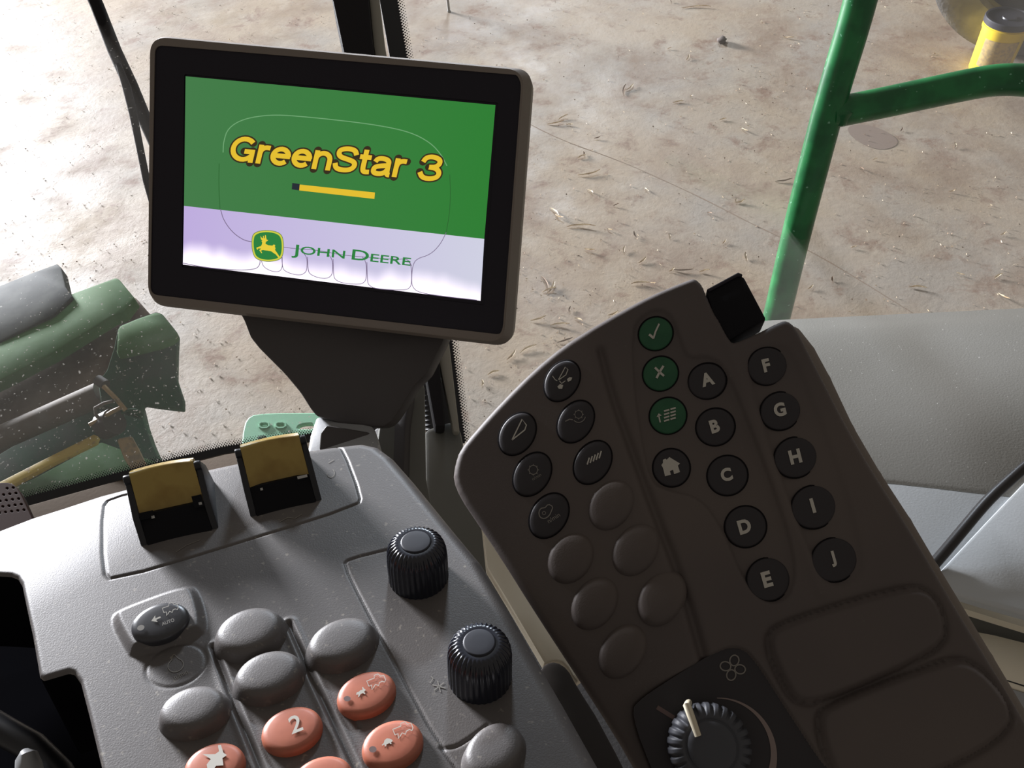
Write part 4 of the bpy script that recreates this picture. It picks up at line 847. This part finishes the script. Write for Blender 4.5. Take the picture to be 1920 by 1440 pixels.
tube('auger_tube', [at(-200, 915, 2.72), at(0, 822, 2.72), at(100, 778, 2.72), (at(190, 738, 2.72))], .042, M['steel'], H, 20, 'worn steel auger tube')
hp_('yellow_bar', [(-100, 955), (0, 903), (100, 852), (176, 814), (184, 818), (180, 829), (100, 868), (0, 921), (-100, 975)], 2.62, (0, .7, 1), .02, 'hyellow', ref=(100, 860), bev=.003, label='faded yellow bar')
for x, y in ((45, 893), (68, 880), (20, 905)): tube('bolt', [at(x, y, 2.618), at(x, y, 2.61)], .004, M['steel'], H, 8)
hp_('tan_tube', [(218, 822), (247, 816), (260, 840), (275, 872), (250, 885), (232, 860)], 2.60, (.3, .4, 1), .04, 'tan', ref=(245, 850), bev=.008, label='tan bracket')
tube('tine', [at(u, v, 2.6) for u, v in ((194, 724), (205, 735), (218, 748), (228, 760), (236, 770))], .0075, M['tan'], H, 8)
tube('tine', [at(u, v, 2.6) for u, v in ((212, 752), (195, 756), (178, 765), (180, 778), (190, 790), (200, 800))], .0055, M['steel'], H, 8)
tube('tine', [at(u, v, 2.6) for u, v in ((168, 796), (190, 785), (210, 772), (232, 762))], .007, M['tan'], H, 8)
tube('hose', [at(u, v, 2.6) for u, v in chaikin([(228, 775), (240, 768), (258, 768), (268, 778)], 2, False)], .004, M['hdark'], H, 8)
tube('support', [at(490, 838, 1.76), ground(470, 905)], .02, M['mint'], sp, 8); tube('support', [at(660, 838, 1.76), ground(650, 905)], .02, M['mint'], sp, 8)
tube('bearing', [at(195, 800, 2.64), at(215, 790, 2.62)], .045, M['rim'], H, 14)
tube('pin', [at(183, 712, 2.65), at(198, 722, 2.64)], .018, M['rim'], H, 12)
for k in range(7):
    x0 = 10+k*26; y0 = 905-k*13+34
# yellow bucket, tyre, thin leg
bz_ = .37; bc = ground(1893, 33, bz_)
B = thing('bucket', 'yellow bucket with dark lid standing by the tyre', 'bucket', (bc[0], bc[1], 0))
def lathe(name, c, prof, m, parent, K=40, label=None, ax=None):
    ax = np.array([0, 0, 1.]) if ax is None else nrm(ax); u_ = nrm(np.cross(ax, [.3, 1, .2])); w_ = np.cross(ax, u_); V = []
    for r_, z in prof:
        for k in range(K): t = 2*math.pi*k/K; V.append(np.array(c)+ax*z+r_*(u_*math.cos(t)+w_*math.sin(t)))
    Fc = [(i*K+k, i*K+(k+1) % K, (i+1)*K+(k+1) % K, (i+1)*K+k) for i in range(len(prof)-1) for k in range(K)]
    return mk(name, V, Fc, m, parent, label=label, auto=35)
wpx = np.linalg.norm(bc-CO)/1500*1.0; br = .5*84*((CR.T@(bc-CO))[2]*-1)/F; print('bucket r', br, bc)
lathe('body', (bc[0], bc[1], 0), [(.0, .002), (br*.84, .002), (br*.86, .01), (br*.93, .30), (br*.98, .302), (br*.98, .325), (br*.94, .327), (br*.95, .355)], M['bucket'], B)
lathe('lid', (bc[0], bc[1], 0), [(br*.97, .335), (br*1.01, .34), (br*1.01, .372), (br*.98, .378), (br*.90, .378), (br*.88, .370), (br*.3, .368), (br*.28, .376), (0.001, .376)], M['bucketlid'], B)
lb = []; a0 = math.atan2(-bc[1], -bc[0])
for j in range(2):
    for k in range(13):
        t = a0+R(-48+96*k/12)+.15; z = .07+.19*j; rr_ = br*(.86+.07*(z-.01)/.29)+.002; lb.append((bc[0]+rr_*math.cos(t), bc[1]+rr_*math.sin(t), z))
mk('label', lb, [(k, k+1, 14+k, 13+k) for k in range(12)], M['bucketlabel'], B, label='tan paper label')
tc_ = ground(1890, 140, 0)+np.array([.16, .33, 0]); tR = .72
T_ = thing('tyre', 'large dusty grey tyre behind the yellow bucket', 'tyre', (tc_[0], tc_[1], 0))
tax = nrm([-.42, -.9, 0])
pr = [(tR*.60, .07), (tR*.66, .115), (tR*.80, .125), (tR*.93, .11), (tR*.99, .08), (tR, 0), (tR*.99, -.08), (tR*.93, -.11), (tR*.8, -.125), (tR*.66, -.115), (tR*.6, -.07)]
lathe('tread', (tc_[0], tc_[1], tR), pr, M['tyre'], T_, 64, ax=tax)
lathe('wheel_rim', (tc_[0], tc_[1], tR), [(tR*.62, .09), (tR*.58, .095), (tR*.54, .04), (tR*.3, .0), (tR*.15, .05), (.01, .06)], M['rim'], T_, 48, ax=tax)
lg = ground(842, 22, 0)
SL_ = thing('stand_leg', 'thin grey steel leg standing on the floor above the display', 'leg', lg)
tube('leg', [lg, lg+np.array([-.005, 0, .9])], .011, M['sheet'], SL_, 8)
tube('foot', [lg+np.array([0, 0, .0]), lg+np.array([0, 0, .012])], .016, M['sheet'], SL_, 10)

# ------------------------------------------------------------------ litter on the floor
def shred(P, L_, w, ang, curl, seed):
    r_ = np.random.default_rng(seed); n = 5; V = []; d = np.array([math.cos(ang), math.sin(ang), 0]); s = np.array([-d[1], d[0], 0])
    for i in range(n+1):
        t = i/n-.5; ww = w*(1-abs(2*t)**2*.75); z = .003+curl*(t+.5)**2+.004*r_.random(); side = s*(L_*.35*(t*t-.1)*(1 if seed % 2 else -1))
        c = P+d*L_*t+side+np.array([0, 0, z]); V += [c-s*ww/2+np.array([0, 0, ww*.35]), c-np.array([0, 0, .0015]), c+s*ww/2+np.array([0, 0, ww*.35])]
    Fc = []
    for i in range(n):
        for j in range(2): Fc.append((3*i+j, 3*i+j+1, 3*i+3+j+1, 3*i+3+j))
    return V, Fc
named = [(1170, 170, 40, 60), (1182, 165, 30, 40), (1055, 222, 26, 25), (1042, 232, 36, 5), (1068, 235, 14, -10), (1120, 260, 14, 10), (1040, 398, 36, -52), (1048, 408, 22, -35), (1090, 425, 60, -8), (1143, 432, 14, -30), (1155, 386, 12, 5),
 (1212, 357, 16, -55), (1107, 360, 18, -45), (1105, 327, 48, 8), (1090, 295, 20, 20), (1095, 290, 14, 70), (1272, 192, 24, 5), (1345, 78, 8, 0), (1296, 182, 8, -30), (1395, 245, 18, -50), (1330, 401, 12, -40), (1358, 455, 14, 40), (1398, 483, 22, 70), (1388, 380, 22, 10), (1380, 378, 14, 60),
 (1280, 508, 42, -8), (1320, 510, 22, 0), (1260, 508, 14, 20), (1200, 532, 38, -4), (1224, 532, 12, -20), (1022, 530, 44, -60), (1035, 540, 40, 50), (1030, 545, 30, 10), (1010, 600, 34, 8), (1050, 610, 40, -5), (1060, 640, 34, 12), (990, 655, 40, 20), (960, 668, 30, 40), (1085, 600, 20, -30), (1150, 590, 24, 15), (1068, 582, 16, 60),
 (905, 720, 18, 70), (925, 700, 26, 15), (1478, 72, 22, -25), (1428, 42, 9, 80), (1258, 4, 10, 70), (1305, 14, 60, -5), (1290, 110, 18, 50), (1255, 92, 10, 20), (1473, 158, 9, 85), (1615, 318, 14, -60), (1785, 360, 14, 0), (1700, 205, 8, 0), (1790, 275, 18, 60), (1640, 300, 10, 10), (1690, 245, 12, 40), (1720, 540, 34, -12), (1880, 558, 26, -50), (1870, 520, 22, 20), (1800, 515, 16, -30), (1560, 525, 14, 60), (1520, 540, 16, 30), (1600, 465, 12, 10), (1880, 440, 14, 20), (1500, 395, 14, -20), (1470, 340, 36, 2), (1355, 225, 16, 10), (1205, 490, 24, 30), (1170, 470, 20, 60), (1105, 470, 22, -20), (1190, 442, 16, 80), (1255, 445, 14, 75)]
gname = 'larger dry husk shreds scattered over the shed floor'
for k, (u, v, Lp, ang) in enumerate(named):
    P = ground(u, v); dep = -(CR.T@(P-CO))[2]; Lm = max(Lp*dep/F, .02)*.9; a3 = R(ang*1.25)
    V, Fc = shred(P, Lm, min(.010, Lm*.16)+.003, a3, .004+.010*random.random(), k)
    if (u, v) == (1345, 78): continue
    o = mk('husk_shred', V, Fc, M['husk'] if k % 5 else M['huskdark']); 
    where = 'right of the green rail' if u > 1530 else 'on bare floor along top of view' if v < 290 else 'left of the display neck beside the keypad top' if u < 960 else 'near the display edge above the keypad' if u < 1170 and v < 480 else 'just above the dark keypad edge' if v >= 480 and u < 1340 else 'between the joint line and the green rail'
    tone = 'brown' if k % 5 == 0 else 'pale dry'
    tag(o, tone+' husk shred '+where, 'husk', tone+' husk shreds '+where)
c0 = ground(1352, 80)
V = []; 
bm = bmesh.new(); bmesh.ops.create_icosphere(bm, subdivisions=2, radius=.045)
for vv in bm.verts: vv.co *= .7+.5*random.random(); vv.co.z *= .6
V = np.array([list(vv.co) for vv in bm.verts])+c0+np.array([0, 0, .018]); Fc = [[q_.index for q_ in f.verts] for f in bm.faces]; bm.free()
tag(mk('dirt_clod', V, Fc, M['clod']), 'dark earth clod on the floor left of the green rail', 'clod')
def litter(name, n, Lr, wr, m, label, seed):
    r_ = np.random.default_rng(seed); V = []; Fc = []; k = 0
    while k < n:
        u, v = r_.uniform(-150, 2050), r_.uniform(-120, 900); P = ground(u, v)
        if np.hypot(P[0]-bc[0], P[1]-bc[1]) < .22 or np.hypot(P[0]-tc_[0], P[1]-tc_[1]) < .5: continue
        dens = .5+.5*math.sin(P[0]*2.3+1)*math.cos(P[1]*1.9)
        if r_.random() > .25+.75*dens: continue
        L_ = r_.uniform(*Lr); w = r_.uniform(*wr); a = r_.uniform(0, 6.28); d = np.array([math.cos(a), math.sin(a), 0]); s = np.array([-d[1], d[0], 0]); b = len(V); z = r_.uniform(.001, .006)
        V += [P+d*L_/2+np.array([0, 0, z]), P+s*w/2+np.array([0, 0, z+w*.5]), P-d*L_/2+np.array([0, 0, z*1.5]), P-s*w/2+np.array([0, 0, .001])]; Fc += [(b, b+1, b+2), (b, b+2, b+3)]; k += 1
    tag(mk(name, V, Fc, m, smooth=False), label, 'litter', kind='stuff')
litter('straw_litter', 1300, (.006, .022), (.0015, .0035), M['husk'], 'fine pale straw and chaff littering the concrete floor', 3)
litter('soil_litter', 2200, (.004, .016), (.003, .009), M['dirtbits'], 'small brown soil crumbs and bark bits on the concrete floor', 4)
